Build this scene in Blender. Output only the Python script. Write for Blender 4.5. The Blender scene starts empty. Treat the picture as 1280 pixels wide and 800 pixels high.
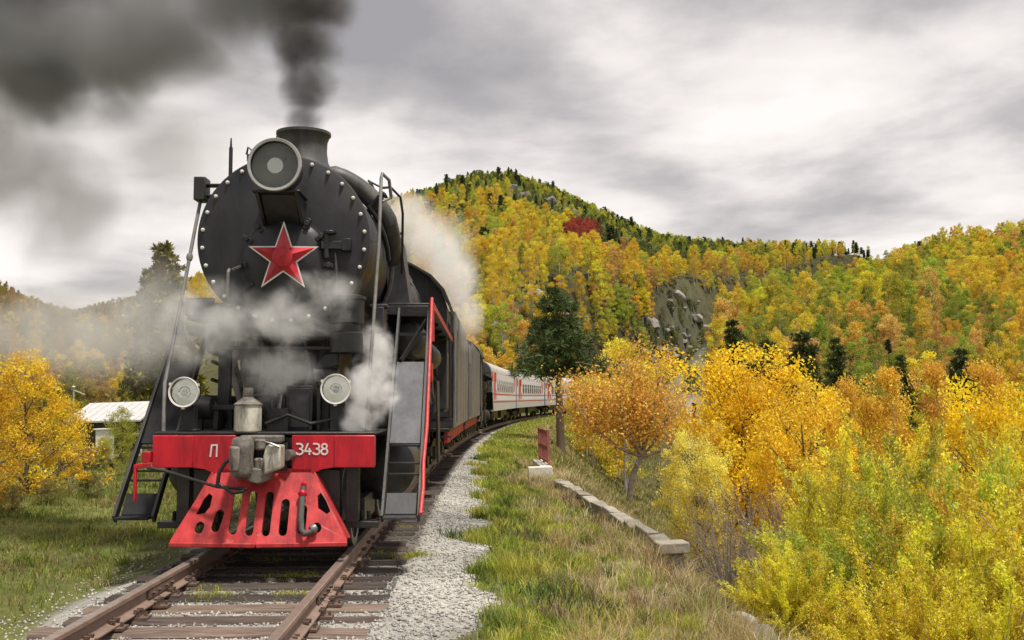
import bpy, bmesh, math, random
import numpy as np
from mathutils import Vector, Matrix, Euler
from mathutils.geometry import tessellate_polygon

# ------------------------------------------------------------------ camera, sky, sun, exposure
SC = bpy.context.scene
COL = SC.collection
F = 1345.0; CAM_H = 1.62; ROLL = math.radians(1.8); PITCH = math.atan(101/1345)
cam = bpy.data.cameras.new('camera'); cam_o = bpy.data.objects.new('camera', cam); COL.objects.link(cam_o)
cam.sensor_width = 36; cam.lens = F/1280*36; cam.clip_start = .1; cam.clip_end = 6000
_fw = Vector((0, math.cos(PITCH), math.sin(PITCH))); _up = Vector((0, -math.sin(PITCH), math.cos(PITCH))); _rt = Vector((1, 0, 0))
_cr = _rt*math.cos(ROLL)-_up*math.sin(ROLL); _cu = _up*math.cos(ROLL)+_rt*math.sin(ROLL)
M = Matrix((( _cr.x, _cu.x, -_fw.x, 0), (_cr.y, _cu.y, -_fw.y, 0), (_cr.z, _cu.z, -_fw.z, CAM_H), (0, 0, 0, 1)))
cam_o.matrix_world = M
SC.camera = cam_o

SUN_DIR = Vector((.24, -.20, .90)).normalized()      # towards the sun
sun = bpy.data.lights.new('sun', 'SUN'); sun.energy = 3.4; sun.angle = math.radians(5); sun.color = (1, .94, .85)
sun_o = bpy.data.objects.new('sun', sun); COL.objects.link(sun_o)
sun_o.rotation_euler = SUN_DIR.to_track_quat('Z', 'Y').to_euler(); sun_o.location = (-40, 30, 80)

W = bpy.data.worlds.new('World'); SC.world = W; W.use_nodes = True
def N(nt, t, loc=(0, 0), **kw):
    n = nt.nodes.new(t)
    for k, v in kw.items():
        if k.startswith('i_'):
            n.inputs[k[2:].replace('_', ' ')].default_value = v
        else: setattr(n, k, v)
    return n
def ramp(nt, stops, interp='LINEAR'):
    r = nt.nodes.new('ShaderNodeValToRGB'); r.color_ramp.interpolation = interp
    e = r.color_ramp.elements
    while len(e) < len(stops): e.new(.5)
    for k, (p, c) in enumerate(stops):
        e[k].position = p; e[k].color = (c[0], c[1], c[2], 1) if hasattr(c, '__len__') else (c, c, c, 1)
    return r
def math_n(nt, op, a, b=None, clamp=False):
    n = nt.nodes.new('ShaderNodeMath'); n.operation = op; n.use_clamp = clamp
    for k, v in enumerate((a, b)):
        if v is None: continue
        if isinstance(v, (int, float)): n.inputs[k].default_value = v
        else: nt.links.new(v, n.inputs[k])
    return n.outputs[0]
def mixc(nt, fac, a, b, blend='MIX'):
    n = nt.nodes.new('ShaderNodeMix'); n.data_type = 'RGBA'; n.blend_type = blend
    for k, v in ((0, fac), (6, a), (7, b)):
        if isinstance(v, (int, float)): n.inputs[k].default_value = v
        elif isinstance(v, tuple): n.inputs[k].default_value = v if len(v) == 4 else (*v, 1)
        else: nt.links.new(v, n.inputs[k])
    return n.outputs[2]
wt = W.node_tree; wt.nodes.clear()
sky = N(wt, 'ShaderNodeTexSky', sky_type='NISHITA', sun_disc=False)
sky.sun_elevation = math.asin(SUN_DIR.z); sky.sun_rotation = math.atan2(SUN_DIR.x, SUN_DIR.y)
tc = N(wt, 'ShaderNodeTexCoord')
sep = N(wt, 'ShaderNodeSeparateXYZ'); wt.links.new(tc.outputs['Generated'], sep.inputs[0])
zz = math_n(wt, 'ADD', math_n(wt, 'MAXIMUM', sep.outputs[2], 0.0), .16)
cmb = N(wt, 'ShaderNodeCombineXYZ')
wt.links.new(math_n(wt, 'DIVIDE', sep.outputs[0], zz), cmb.inputs[0]); wt.links.new(math_n(wt, 'DIVIDE', sep.outputs[1], zz), cmb.inputs[1])
cmb.inputs[2].default_value = 3.1
n1 = N(wt, 'ShaderNodeTexNoise', i_Scale=1.5, i_Detail=7, i_Roughness=.52, i_Distortion=.12); wt.links.new(cmb.outputs[0], n1.inputs['Vector'])
n2 = N(wt, 'ShaderNodeTexNoise', i_Scale=.8, i_Detail=3, i_Roughness=.5); wt.links.new(cmb.outputs[0], n2.inputs['Vector'])
nn = math_n(wt, 'ADD', math_n(wt, 'MULTIPLY', n1.outputs[0], .62), math_n(wt, 'MULTIPLY', n2.outputs[0], .38))
cl = ramp(wt, [(.37, (2.7, 2.56, 2.60)), (.445, (3.8, 3.56, 3.54)), (.49, (5.0, 4.65, 4.53)), (.535, (6.4, 5.94, 5.70)), (.60, (7.4, 6.93, 6.62))])
wt.links.new(nn, cl.inputs[0])
skc = mixc(wt, .94, sky.outputs[0], cl.outputs[0])
bg = N(wt, 'ShaderNodeBackground'); bg.inputs[1].default_value = .1; wt.links.new(skc, bg.inputs[0])
wo = N(wt, 'ShaderNodeOutputWorld'); wt.links.new(bg.outputs[0], wo.inputs[0])

SC.view_settings.view_transform = 'Standard'; SC.view_settings.look = 'None'; SC.view_settings.gamma = 1
SC.view_settings.use_curve_mapping = False; SC.view_settings.exposure = .55
cy = SC.cycles
cy.max_bounces = 8; cy.diffuse_bounces = 3; cy.glossy_bounces = 3; cy.transmission_bounces = 4; cy.transparent_max_bounces = 8; cy.volume_bounces = 6
cy.use_denoising = True
try: cy.denoiser = 'OPENIMAGEDENOISE'
except Exception: pass
cy.volume_max_steps = 256

# ------------------------------------------------------------------ pixel <-> place arithmetic (design aid: a ray at a chosen real depth)
def unroll(px, py):
    dx, dy = px-640, py-400
    return dx*math.cos(ROLL)-dy*math.sin(ROLL), dx*math.sin(ROLL)+dy*math.cos(ROLL)
def at(px, py, Y):
    x, y = unroll(px, py)
    d = (x/F, math.cos(PITCH)+y/F*math.sin(PITCH), math.sin(PITCH)-y/F*math.cos(PITCH)); t = Y/d[1]
    return Vector((d[0]*t, Y, d[2]*t+CAM_H))
def proj_np(X, Y, Z):
    v = Z-CAM_H; dd = Y*math.cos(PITCH)+v*math.sin(PITCH); u = -Y*math.sin(PITCH)+v*math.cos(PITCH)
    x = F*X/dd; y = -F*u/dd
    return 640+x*math.cos(ROLL)+y*math.sin(ROLL), 400-x*math.sin(ROLL)+y*math.cos(ROLL)

# ------------------------------------------------------------------ mesh helpers
class MB:
    def __init__(s): s.v = []; s.f = []
    def add(s, vs, fs):
        o = len(s.v); s.v += [tuple(v) for v in vs]; s.f += [tuple(i+o for i in f) for f in fs]; return s
    def box(s, c, d, rot=None):
        h = [k/2 for k in d]; vs = [Vector((sx*h[0], sy*h[1], sz*h[2])) for sz in (-1, 1) for sy in (-1, 1) for sx in (-1, 1)]
        if rot is not None:
            R = rot if isinstance(rot, Matrix) else Euler(rot).to_matrix()
            vs = [R @ v for v in vs]
        c = Vector(c)
        return s.add([v+c for v in vs], [(0, 2, 3, 1), (4, 5, 7, 6), (0, 1, 5, 4), (2, 6, 7, 3), (0, 4, 6, 2), (1, 3, 7, 5)])
    def bb(s, x0, x1, y0, y1, z0, z1): return s.box(((x0+x1)/2, (y0+y1)/2, (z0+z1)/2), (x1-x0, y1-y0, z1-z0))
    def bar(s, a, b, w, h, up=(0, 0, 1)):
        a = Vector(a); b = Vector(b); d = (b-a); L = d.length; y = d.normalized(); u = Vector(up)
        x = y.cross(u); 
        if x.length < 1e-4: x = y.cross(Vector((1, 0, 0)))
        x.normalize(); z = x.cross(y)
        return s.box((a+b)/2, (w, L, h), Matrix((x, y, z)).transposed())
    def lathe(s, prof, o=(0, 0, 0), axis=(0, 0, 1), n=20, closed=False):
        a = Vector(axis).normalized(); t = a.orthogonal().normalized(); b = a.cross(t); o = Vector(o); vs = []; fs = []; m = len(prof)
        for r, h in prof:
            for k in range(n):
                th = 2*math.pi*k/n; vs.append(o+a*h+(t*math.cos(th)+b*math.sin(th))*max(r, 1e-4))
        for i in range(m-1 if not closed else m):
            for k in range(n):
                j = (i+1) % m; fs.append((i*n+k, i*n+(k+1) % n, j*n+(k+1) % n, j*n+k))
        if not closed:
            fs.append(tuple(range(n-1, -1, -1))); fs.append(tuple((m-1)*n+k for k in range(n)))
        return s.add(vs, fs)
    def cyl(s, a, b, r, r2=None, n=14):
        a = Vector(a); d = Vector(b)-a
        return s.lathe([(r, 0), (r if r2 is None else r2, d.length)], a, d, n)
    def tube(s, pts, r, n=8, rs=None):
        P = [Vector(p) for p in pts]; vs = []; fs = []
        t0 = (P[1]-P[0]).normalized(); u = t0.orthogonal().normalized()
        for i, p in enumerate(P):
            t = ((P[min(i+1, len(P)-1)]-P[max(i-1, 0)])).normalized()
            u = (u-t*u.dot(t)).normalized(); w = t.cross(u); rr = rs[i] if rs else r
            for k in range(n):
                th = 2*math.pi*k/n; vs.append(p+(u*math.cos(th)+w*math.sin(th))*rr)
        for i in range(len(P)-1):
            for k in range(n): fs.append((i*n+k, i*n+(k+1) % n, (i+1)*n+(k+1) % n, (i+1)*n+k))
        fs.append(tuple(range(n-1, -1, -1))); fs.append(tuple((len(P)-1)*n+k for k in range(n)))
        return s.add(vs, fs)
    def plate(s, outer, holes, fn, th):
        """flat outline with holes; fn(u,v,w) -> place, w 0..th is the thickness"""
        loops = [outer]+list(holes); tri = tessellate_polygon([[Vector((p[0], p[1], 0)) for p in l] for l in loops])
        flat = [p for l in loops for p in l]; n = len(flat)
        vs = [fn(p[0], p[1], 0) for p in flat]+[fn(p[0], p[1], th) for p in flat]
        fs = []
        for t in tri: fs.append(tuple(t)); fs.append(tuple(k+n for k in reversed(t)))
        o = 0
        for l in loops:
            m = len(l)
            for k in range(m): a, b = o+k, o+(k+1) % m; fs.append((a, b, b+n, a+n))
            o += m
        return s.add(vs, fs)
    def prism_xz(s, poly, y0, y1): return s.plate(poly, [], lambda u, v, w: (u, y0+w, v), y1-y0)
    def prism_yz(s, poly, x0, x1): return s.plate(poly, [], lambda u, v, w: (x0+w, u, v), x1-x0)
    def build(s, name, mat, parent=None, smooth=40, bevel=0, kind=None):
        me = bpy.data.meshes.new(name); me.from_pydata(s.v, [], s.f); me.update()
        bm = bmesh.new(); bm.from_mesh(me); bmesh.ops.recalc_face_normals(bm, faces=bm.faces); bm.to_mesh(me); bm.free()
        if smooth:
            me.polygons.foreach_set('use_smooth', [True]*len(me.polygons)); me.set_sharp_from_angle(angle=math.radians(smooth))
        me.materials.append(mat)
        o = bpy.data.objects.new(name, me); COL.objects.link(o)
        if parent is not None: o.parent = parent
        if bevel:
            b = o.modifiers.new('bevel', 'BEVEL'); b.width = bevel; b.segments = 2; b.limit_method = 'ANGLE'; b.angle_limit = math.radians(40); b.harden_normals = False
        if kind: o['kind'] = kind
        return o
def tag(o, label=None, cat=None, group=None, kind=None):
    for k, v in (('label', label), ('category', cat), ('group', group), ('kind', kind)):
        if v: o[k] = v
    return o
def empty(name, loc=(0, 0, 0), rot=(0, 0, 0), **kw):
    e = bpy.data.objects.new(name, None); COL.objects.link(e); e.location = loc; e.rotation_euler = rot; e.empty_display_size = .3
    tag(e, **kw); return e
def copy_tree(o, parent=None):
    c = o.copy(); COL.objects.link(c); c.parent = parent
    for ch in o.children: copy_tree(ch, c)
    return c
def np_mesh(name, V, Fq, mats, face_attr=None, pt_col=None, mat_idx=None, smooth=False):
    """V (n,3), Fq (m,k) with constant k"""
    me = bpy.data.meshes.new(name); m, k = Fq.shape
    me.vertices.add(len(V)); me.vertices.foreach_set('co', np.ascontiguousarray(V, np.float32).ravel())
    me.loops.add(m*k); me.loops.foreach_set('vertex_index', np.ascontiguousarray(Fq, np.int32).ravel())
    me.polygons.add(m); me.polygons.foreach_set('loop_start', np.arange(0, m*k, k, dtype=np.int32))
    if mat_idx is not None: me.polygons.foreach_set('material_index', np.ascontiguousarray(mat_idx, np.int32))
    if smooth: me.polygons.foreach_set('use_smooth', np.ones(m, bool))
    me.update(calc_edges=True)
    if face_attr is not None:
        a = me.attributes.new('v', 'FLOAT', 'FACE'); a.data.foreach_set('value', np.ascontiguousarray(face_attr, np.float32))
    if pt_col is not None:
        a = me.attributes.new('Col', 'FLOAT_COLOR', 'POINT'); c = np.ones((len(V), 4), np.float32); c[:, :3] = pt_col; a.data.foreach_set('color', c.ravel())
    for mt in (mats if isinstance(mats, (list, tuple)) else [mats]): me.materials.append(mt)
    return me
def link(name, me, parent=None, loc=None):
    o = bpy.data.objects.new(name, me); COL.objects.link(o)
    if parent is not None: o.parent = parent
    if loc is not None: o.location = loc
    return o

# ------------------------------------------------------------------ materials
def ramp_of(nt, sock, a, b):
    v = math_n(nt, 'ADD', math_n(nt, 'MULTIPLY', sock, b-a), a); c = N(nt, 'ShaderNodeCombineColor')
    for k in range(3): nt.links.new(v, c.inputs[k])
    return c.outputs[0]
def mat(name, c1, c2=None, rough=.5, metal=0., scale=6., bump=0., bscale=40., rvar=.12, spec=.5, coord='Object', c3=None, streak=None, orand=0, grime=0):
    m = bpy.data.materials.new(name); m.use_nodes = True; nt = m.node_tree; b = nt.nodes['Principled BSDF']
    b.inputs['Metallic'].default_value = metal; b.inputs['Specular IOR Level'].default_value = spec
    t = N(nt, 'ShaderNodeTexCoord'); vec = t.outputs[coord]
    if streak:
        mp = N(nt, 'ShaderNodeMapping'); mp.inputs['Scale'].default_value = streak; nt.links.new(vec, mp.inputs[0]); vec = mp.outputs[0]
    n = N(nt, 'ShaderNodeTexNoise', i_Scale=scale, i_Detail=6, i_Roughness=.62); nt.links.new(vec, n.inputs['Vector'])
    c2 = c2 or tuple(k*.7 for k in c1)
    st = [(.34, c1), (.62, c2)] + ([(.74, c3)] if c3 else [])
    r = ramp(nt, st); nt.links.new(n.outputs[0], r.inputs[0]); src = r.outputs[0]
    if orand:
        oi = N(nt, 'ShaderNodeObjectInfo'); src = mixc(nt, 1., src, ramp_of(nt, oi.outputs['Random'], 1-orand, 1+orand), 'MULTIPLY')
        ad = N(nt, 'ShaderNodeVectorMath', operation='ADD'); nt.links.new(vec, ad.inputs[0]); nt.links.new(oi.outputs['Location'], ad.inputs[1]); nt.links.new(ad.outputs[0], n.inputs['Vector'])
    if grime:
        mg = N(nt, 'ShaderNodeMapping'); mg.inputs['Scale'].default_value = (2.2, 2.2, .55); nt.links.new(t.outputs[coord], mg.inputs[0])
        ng = N(nt, 'ShaderNodeTexNoise', i_Scale=2.4, i_Detail=9, i_Roughness=.72); nt.links.new(mg.outputs[0], ng.inputs['Vector'])
        rg = ramp(nt, [(.36, 1-grime), (.56, 1.), (.68, 1.12)]); nt.links.new(ng.outputs[0], rg.inputs[0]); src = mixc(nt, 1., src, rg.outputs[0], 'MULTIPLY')
        n8 = N(nt, 'ShaderNodeTexNoise', i_Scale=9, i_Detail=8, i_Roughness=.75); nt.links.new(t.outputs[coord], n8.inputs['Vector'])
        r8 = ramp(nt, [(.64, 0.), (.70, 1.)]); nt.links.new(n8.outputs[0], r8.inputs[0]); src = mixc(nt, math_n(nt, 'MULTIPLY', r8.outputs[0], grime*.8), src, (.055, .038, .028))
    nt.links.new(src, b.inputs['Base Color'])
    rr = ramp(nt, [(.3, max(rough-rvar, .03)), (.7, min(rough+rvar, 1))]); nt.links.new(n.outputs[0], rr.inputs[0]); nt.links.new(rr.outputs[0], b.inputs['Roughness'])
    if bump:
        n3 = N(nt, 'ShaderNodeTexNoise', i_Scale=bscale, i_Detail=5, i_Roughness=.6); nt.links.new(vec, n3.inputs['Vector'])
        bp = N(nt, 'ShaderNodeBump'); bp.inputs['Strength'].default_value = bump; bp.inputs['Distance'].default_value = .02
        nt.links.new(n3.outputs[0], bp.inputs['Height']); nt.links.new(bp.outputs[0], b.inputs['Normal'])
    return m
M_BLACK = mat('black_paint', (.011, .011, .013), (.028, .027, .027), grime=.5, rough=.45, scale=2.2, bump=.10, bscale=30, c3=(.06, .05, .044))
M_SMOKEB = mat('smokebox_black', (.012, .012, .015), (.026, .025, .029), grime=.45, rough=.5, rvar=.2, c3=(.045, .04, .036), scale=1.7, bump=.06, bscale=25)
M_OILY = mat('oily_black', (.010, .010, .010), (.035, .032, .030), rough=.42, scale=4, bump=.25, bscale=30, c3=(.07, .055, .045))
M_BOIL = mat('boiler_clad', (.035, .035, .037), (.075, .073, .07), grime=.5, rough=.48, scale=1.6, bump=.08, bscale=12, c3=(.12, .11, .1), streak=(1, .35, 1))
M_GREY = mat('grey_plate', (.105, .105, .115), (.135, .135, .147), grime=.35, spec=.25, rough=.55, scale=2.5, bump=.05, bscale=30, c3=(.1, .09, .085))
M_GREYSHADE = mat('grey_plate_shaded', (.018, .018, .02), (.03, .03, .032), grime=.4, spec=.15, rough=.75, scale=3, bump=.08, bscale=30)  # left copy of the grey plate, that side's shade put into the colour
M_PINKRAIL = mat('faded_pink_iron', (.36, .12, .105), (.28, .085, .075), rough=.8, scale=6, c3=(.40, .20, .17))
M_GREYD = mat('dark_grey_plate', (.035, .035, .039), (.06, .058, .06), grime=.4, spec=.3, rough=.5, scale=3, bump=.08, bscale=30)
M_TENDER = mat('tender_side', (.15, .145, .135), (.21, .203, .187), grime=.5, rough=.5, scale=1.6, bump=.06, bscale=20, c3=(.12, .11, .1), streak=(1, 1, .3))
M_RED = mat('red_paint', (.60, .008, .026), (.50, .010, .022), grime=.45, rough=.4, scale=3, bump=.05, bscale=25)
M_REDF = mat('faded_red_paint', (.58, .05, .048), (.45, .018, .024), grime=.55, rough=.55, scale=5, bump=.08, bscale=40, c3=(.55, .16, .13))
M_REDRAIL = mat('red_rail', (.50, .05, .04), (.38, .03, .03), rough=.5, scale=14, c3=(.42, .15, .11))
M_WHITE = mat('white_paint', (.78, .76, .72), (.62, .60, .55), rough=.5, scale=9)
M_CREAM = mat('chipped_cream_paint', (.62, .59, .50), (.50, .47, .38), grime=.75, rough=.55, scale=7, bump=.2, bscale=20, c3=(.06, .05, .04))
M_CASTING = mat('dusty_casting', (.10, .09, .078), (.24, .215, .18), grime=.6, rough=.7, scale=8, bump=.3, bscale=40, c3=(.05, .045, .04))
M_RIM = mat('lamp_rim', (.50, .50, .48), (.38, .37, .35), rough=.35, metal=.5, scale=8)
M_STEEL = mat('worn_steel', (.32, .31, .30), (.20, .19, .18), rough=.4, metal=.7, scale=8, bump=.1)
M_RAIL = mat('rusty_rail', (.165, .108, .082), (.24, .165, .128), rough=.7, scale=5, bump=.25, bscale=60, c3=(.12, .07, .05))
M_RAILTOP = mat('rail_tread', (.32, .27, .23), (.24, .19, .16), rough=.42, metal=.5, scale=8, bump=.1, bscale=60)
M_RUST = mat('rust', (.085, .055, .042), (.14, .088, .065), rough=.85, scale=20, bump=.3)
M_STEAMPIPE = mat('pipe_grey', (.12, .12, .115), (.2, .19, .18), rough=.5, scale=9)
M_RUBBER = mat('hose_rubber', (.05, .048, .045), (.09, .085, .08), rough=.8, scale=18, bump=.2)
M_STONE = mat('cap_stone', (.19, .172, .135), (.29, .262, .21), rough=.9, scale=5, bump=.6, bscale=18, c3=(.14, .125, .095), orand=.3)
M_ROCK = mat('rock', (.16, .15, .13), (.27, .255, .225), rough=.95, scale=1.2, bump=.7, bscale=4, c3=(.13, .13, .10), orand=.25)
M_WHITEWASH = mat('whitewashed_concrete', (.72, .69, .63), (.58, .55, .48), rough=.9, scale=6, bump=.3, bscale=25, c3=(.33, .31, .26))
M_COACH = mat('coach_side', (.70, .71, .76), (.76, .77, .82), rough=.4, scale=1.2, streak=(1, 1, .3))
M_COACHLOW = mat('coach_lower', (.50, .49, .48), (.56, .55, .54), rough=.45, scale=1.5)
M_COACHRED = mat('coach_red', (.62, .015, .03), (.56, .015, .03), rough=.4, scale=3)
M_COACHROOF = mat('coach_roof', (.38, .36, .33), (.46, .44, .40), rough=.55, scale=1.5)
M_COACHEND = mat('coach_end', (.05, .05, .055), (.075, .075, .08), rough=.6, scale=2)
M_GLASSD = mat('dark_glass', (.02, .024, .03), (.03, .034, .04), rough=.08, scale=2, rvar=.03)
M_ROOFW = mat('white_sheet_roof', (.52, .52, .51), (.44, .43, .42), rough=.5, scale=3)
M_WOODW = mat('dark_timber', (.055, .04, .03), (.085, .065, .05), rough=.9, scale=5, bump=.3)
M_WOODR = mat('rust_red_timber', (.25, .085, .055), (.18, .065, .045), rough=.85, scale=7, bump=.2)
M_POLE = mat('weathered_pole', (.42, .40, .36), (.33, .31, .28), rough=.9, scale=3, streak=(4, 4, .4))
def glass_mat():
    m = bpy.data.materials.new('lamp_glass'); m.use_nodes = True; b = m.node_tree.nodes['Principled BSDF']
    b.inputs['Base Color'].default_value = (.95, .97, .95, 1); b.inputs['Roughness'].default_value = .0; b.inputs['Transmission Weight'].default_value = 1.; b.inputs['IOR'].default_value = 1.08
    return m
M_GLASS = glass_mat()
M_REFL = mat('reflector', (.80, .79, .74), (.70, .69, .62), rough=.10, rvar=.05, metal=.9, scale=3)
M_REFLD = mat('dull_reflector', (.10, .10, .098), (.14, .14, .135), rough=.35, metal=.0, scale=3)
def sleeper_mat():
    m = bpy.data.materials.new('sleeper_wood'); m.use_nodes = True; nt = m.node_tree; b = nt.nodes['Principled BSDF']
    t = N(nt, 'ShaderNodeTexCoord'); oi = N(nt, 'ShaderNodeObjectInfo'); mp = N(nt, 'ShaderNodeMapping'); mp.inputs['Scale'].default_value = (.8, 14, 14)
    ad = N(nt, 'ShaderNodeVectorMath', operation='ADD'); nt.links.new(t.outputs['Object'], ad.inputs[0]); nt.links.new(oi.outputs['Location'], ad.inputs[1]); nt.links.new(ad.outputs[0], mp.inputs[0])
    n = N(nt, 'ShaderNodeTexNoise', i_Scale=2.2, i_Detail=6, i_Roughness=.7); nt.links.new(mp.outputs[0], n.inputs['Vector'])
    r = ramp(nt, [(.28, (.030, .024, .020)), (.46, (.115, .085, .066)), (.62, (.215, .165, .13)), (.8, (.30, .25, .21))]); nt.links.new(n.outputs[0], r.inputs[0])
    c = mixc(nt, 1., r.outputs[0], oi.outputs['Color'], 'MULTIPLY'); nt.links.new(c, b.inputs['Base Color']); b.inputs['Roughness'].default_value = .8
    bp = N(nt, 'ShaderNodeBump'); bp.inputs['Strength'].default_value = .8; bp.inputs['Distance'].default_value = .02; nt.links.new(n.outputs[0], bp.inputs['Height']); nt.links.new(bp.outputs[0], b.inputs['Normal'])
    return m
M_SLEEP = sleeper_mat()
def leaf_mat(name, use_col=True, trans=.42):
    """leaf colour = the tree's own colour (object colour), each leaf a little different"""
    m = bpy.data.materials.new(name); m.use_nodes = True; nt = m.node_tree; b = nt.nodes['Principled BSDF']; out = nt.nodes['Material Output']
    oi = N(nt, 'ShaderNodeObjectInfo'); at_ = N(nt, 'ShaderNodeAttribute', attribute_name='v')
    hs = N(nt, 'ShaderNodeHueSaturation'); 
    ic = N(nt, 'ShaderNodeAttribute', attribute_name='tc', attribute_type='INSTANCER'); if_ = N(nt, 'ShaderNodeAttribute', attribute_name='tf', attribute_type='INSTANCER')
    nt.links.new(mixc(nt, if_.outputs['Fac'], oi.outputs['Color'], ic.outputs['Color']), hs.inputs['Color'])
    nt.links.new(math_n(nt, 'ADD', math_n(nt, 'MULTIPLY', at_.outputs['Fac'], .05), .475), hs.inputs['Hue'])
    nt.links.new(math_n(nt, 'ADD', math_n(nt, 'MULTIPLY', at_.outputs['Fac'], .6), .66), hs.inputs['Value'])
    nt.links.new(hs.outputs[0], b.inputs['Base Color']); b.inputs['Roughness'].default_value = .55; b.inputs['Specular IOR Level'].default_value = .25
    tr = N(nt, 'ShaderNodeBsdfTranslucent'); nt.links.new(hs.outputs[0], tr.inputs[0])
    mx = N(nt, 'ShaderNodeMixShader'); mx.inputs[0].default_value = trans; nt.links.new(b.outputs[0], mx.inputs[1]); nt.links.new(tr.outputs[0], mx.inputs[2]); nt.links.new(mx.outputs[0], out.inputs[0])
    return m
M_LEAF = leaf_mat('leaf'); M_NEEDLE = leaf_mat('needle', trans=.12)
M_BARK = mat('bark', (.10, .085, .07), (.17, .15, .125), rough=.95, scale=6, bump=.5, bscale=20, streak=(3, 3, .6))
M_BIRCHD = mat('weathered_birch_bark', (.20, .17, .14), (.42, .38, .33), rough=.9, scale=5, bump=.4, bscale=14, c3=(.05, .042, .036), streak=(1, 1, 1.8))
M_BIRCH = mat('birch_bark', (.50, .47, .42), (.36, .33, .29), rough=.85, scale=7, bump=.3, bscale=20, c3=(.07, .06, .05), streak=(1, 1, 2.4))
M_PBARK = mat('pine_bark', (.20, .14, .105), (.27, .20, .155), rough=.95, scale=6, bump=.6, bscale=14, streak=(3, 3, .7), c3=(.12, .085, .065))
M_TWIG = mat('grey_twig', (.24, .205, .185), (.33, .29, .27), rough=.9, scale=8)
def vcol_mat(name, nscale=30, amp=.5, rough=.9, trans=0, bump=.5):
    m = bpy.data.materials.new(name); m.use_nodes = True; nt = m.node_tree; b = nt.nodes['Principled BSDF']; out = nt.nodes['Material Output']
    a = N(nt, 'ShaderNodeAttribute', attribute_name='Col'); src = a.outputs['Color']
    if amp:
        g = N(nt, 'ShaderNodeNewGeometry'); n = N(nt, 'ShaderNodeTexNoise', i_Scale=nscale, i_Detail=7, i_Roughness=.7); nt.links.new(g.outputs['Position'], n.inputs['Vector'])
        r = ramp(nt, [(.25, 1-amp), (.75, 1+amp*.7)]); nt.links.new(n.outputs[0], r.inputs[0]); src = mixc(nt, 1., src, r.outputs[0], 'MULTIPLY')
        nl = N(nt, 'ShaderNodeTexNoise', i_Scale=.32, i_Detail=8, i_Roughness=.75); nt.links.new(g.outputs['Position'], nl.inputs['Vector']); rl = ramp(nt, [(.32, .5), (.66, 1.45)]); nt.links.new(nl.outputs[0], rl.inputs[0]); src = mixc(nt, .8, src, mixc(nt, 1., src, rl.outputs[0], 'MULTIPLY'))
        bp = N(nt, 'ShaderNodeBump'); bp.inputs['Strength'].default_value = bump; bp.inputs['Distance'].default_value = .03; nt.links.new(n.outputs[0], bp.inputs['Height']); nt.links.new(bp.outputs[0], b.inputs['Normal'])
    nt.links.new(src, b.inputs['Base Color']); b.inputs['Roughness'].default_value = rough; b.inputs['Specular IOR Level'].default_value = .2
    if trans:
        tr = N(nt, 'ShaderNodeBsdfTranslucent'); nt.links.new(src, tr.inputs[0]); mx = N(nt, 'ShaderNodeMixShader'); mx.inputs[0].default_value = trans
        nt.links.new(b.outputs[0], mx.inputs[1]); nt.links.new(tr.outputs[0], mx.inputs[2]); nt.links.new(mx.outputs[0], out.inputs[0])
    return m
M_GROUND = vcol_mat('ground', 9, .5, .95); M_BLADE = vcol_mat('grass_blade', amp=0, rough=.6, trans=.35); M_GRAVEL = vcol_mat('gravel', amp=.25, nscale=60, rough=.85)
# ------------------------------------------------------------------ the line of the track and the lie of the land
BANK = math.radians(1.8)
def cx(Y):
    u = np.asarray(Y, float)-10; uc = np.clip(u, 0, 108)
    x = -2.65-.034*np.minimum(u, 108)+.00033*uc**2+4e-6*uc**3
    v = np.maximum(u-108, 0); return x+.1773*v+.00165*v**2
def cslope(Y): return (cx(Y+.5)-cx(Y-.5))
_r = np.random.RandomState(5)
_wv = [(k, _r.uniform(0, 6.28), _r.uniform(0, 6.28)) for k in (.045, .09, .021, .17, .33)]
def wob(X, Y, s=1.):
    z = 0
    for k, a, b in _wv: z = z+np.sin(X*k*s*6+a+Y*k*s*2.3)*np.cos(Y*k*s*6+b-X*k*s*1.7)*(.045/k)**.6*.5
    return z
RIDGE = [(-900, 350), (-400, 338), (0, 366), (50, 388), (92, 399), (140, 389), (180, 378), (300, 335), (420, 290), (500, 256), (540, 243), (600, 226), (640, 226), (700, 246), (760, 273), (820, 299), (870, 309), (930, 315), (1000, 318), (1100, 318), (1160, 315), (1220, 309), (1280, 303), (1700, 285), (2600, 290)]
_ra = []; _re = []
for px, py in RIDGE:
    x, y = unroll(px, py); d = (x/F, math.cos(PITCH)+y/F*math.sin(PITCH), math.sin(PITCH)-y/F*math.cos(PITCH))
    _ra.append(math.atan2(d[0], d[1])); _re.append(d[2]/math.hypot(d[0], d[1]))
_ra = np.array(_ra); _re = np.array(_re)
_pa = np.arctan((np.array([-900, -400, 0, 92, 200, 500, 640, 800, 900, 1000, 1150, 1280, 1700, 2600])-640)/F)
_R1 = np.array([420, 420, 430, 600, 560, 500, 480, 430, 400, 410, 350, 320, 300, 300.])
_R0 = np.array([150, 150, 150, 150, 150, 130, 105, 92, 86, 84, 82, 80, 78, 78.])
DR = ([0, 1.5, 1.9, 2.9, 4.5, 5.3, 7, 10, 14, 20, 60, 400], [-.235, -.235, -.30, -.40, -.62, -1.15, -2.7, -5.1, -7.3, -9.0, -10.0, -10.5])
DL = ([0, 1.5, 2.0, 4, 7, 10, 14, 25, 60, 400], [-.235, -.235, -.30, -.27, -.12, -.2, -.9, -2.0, -2.3, -3])
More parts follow.
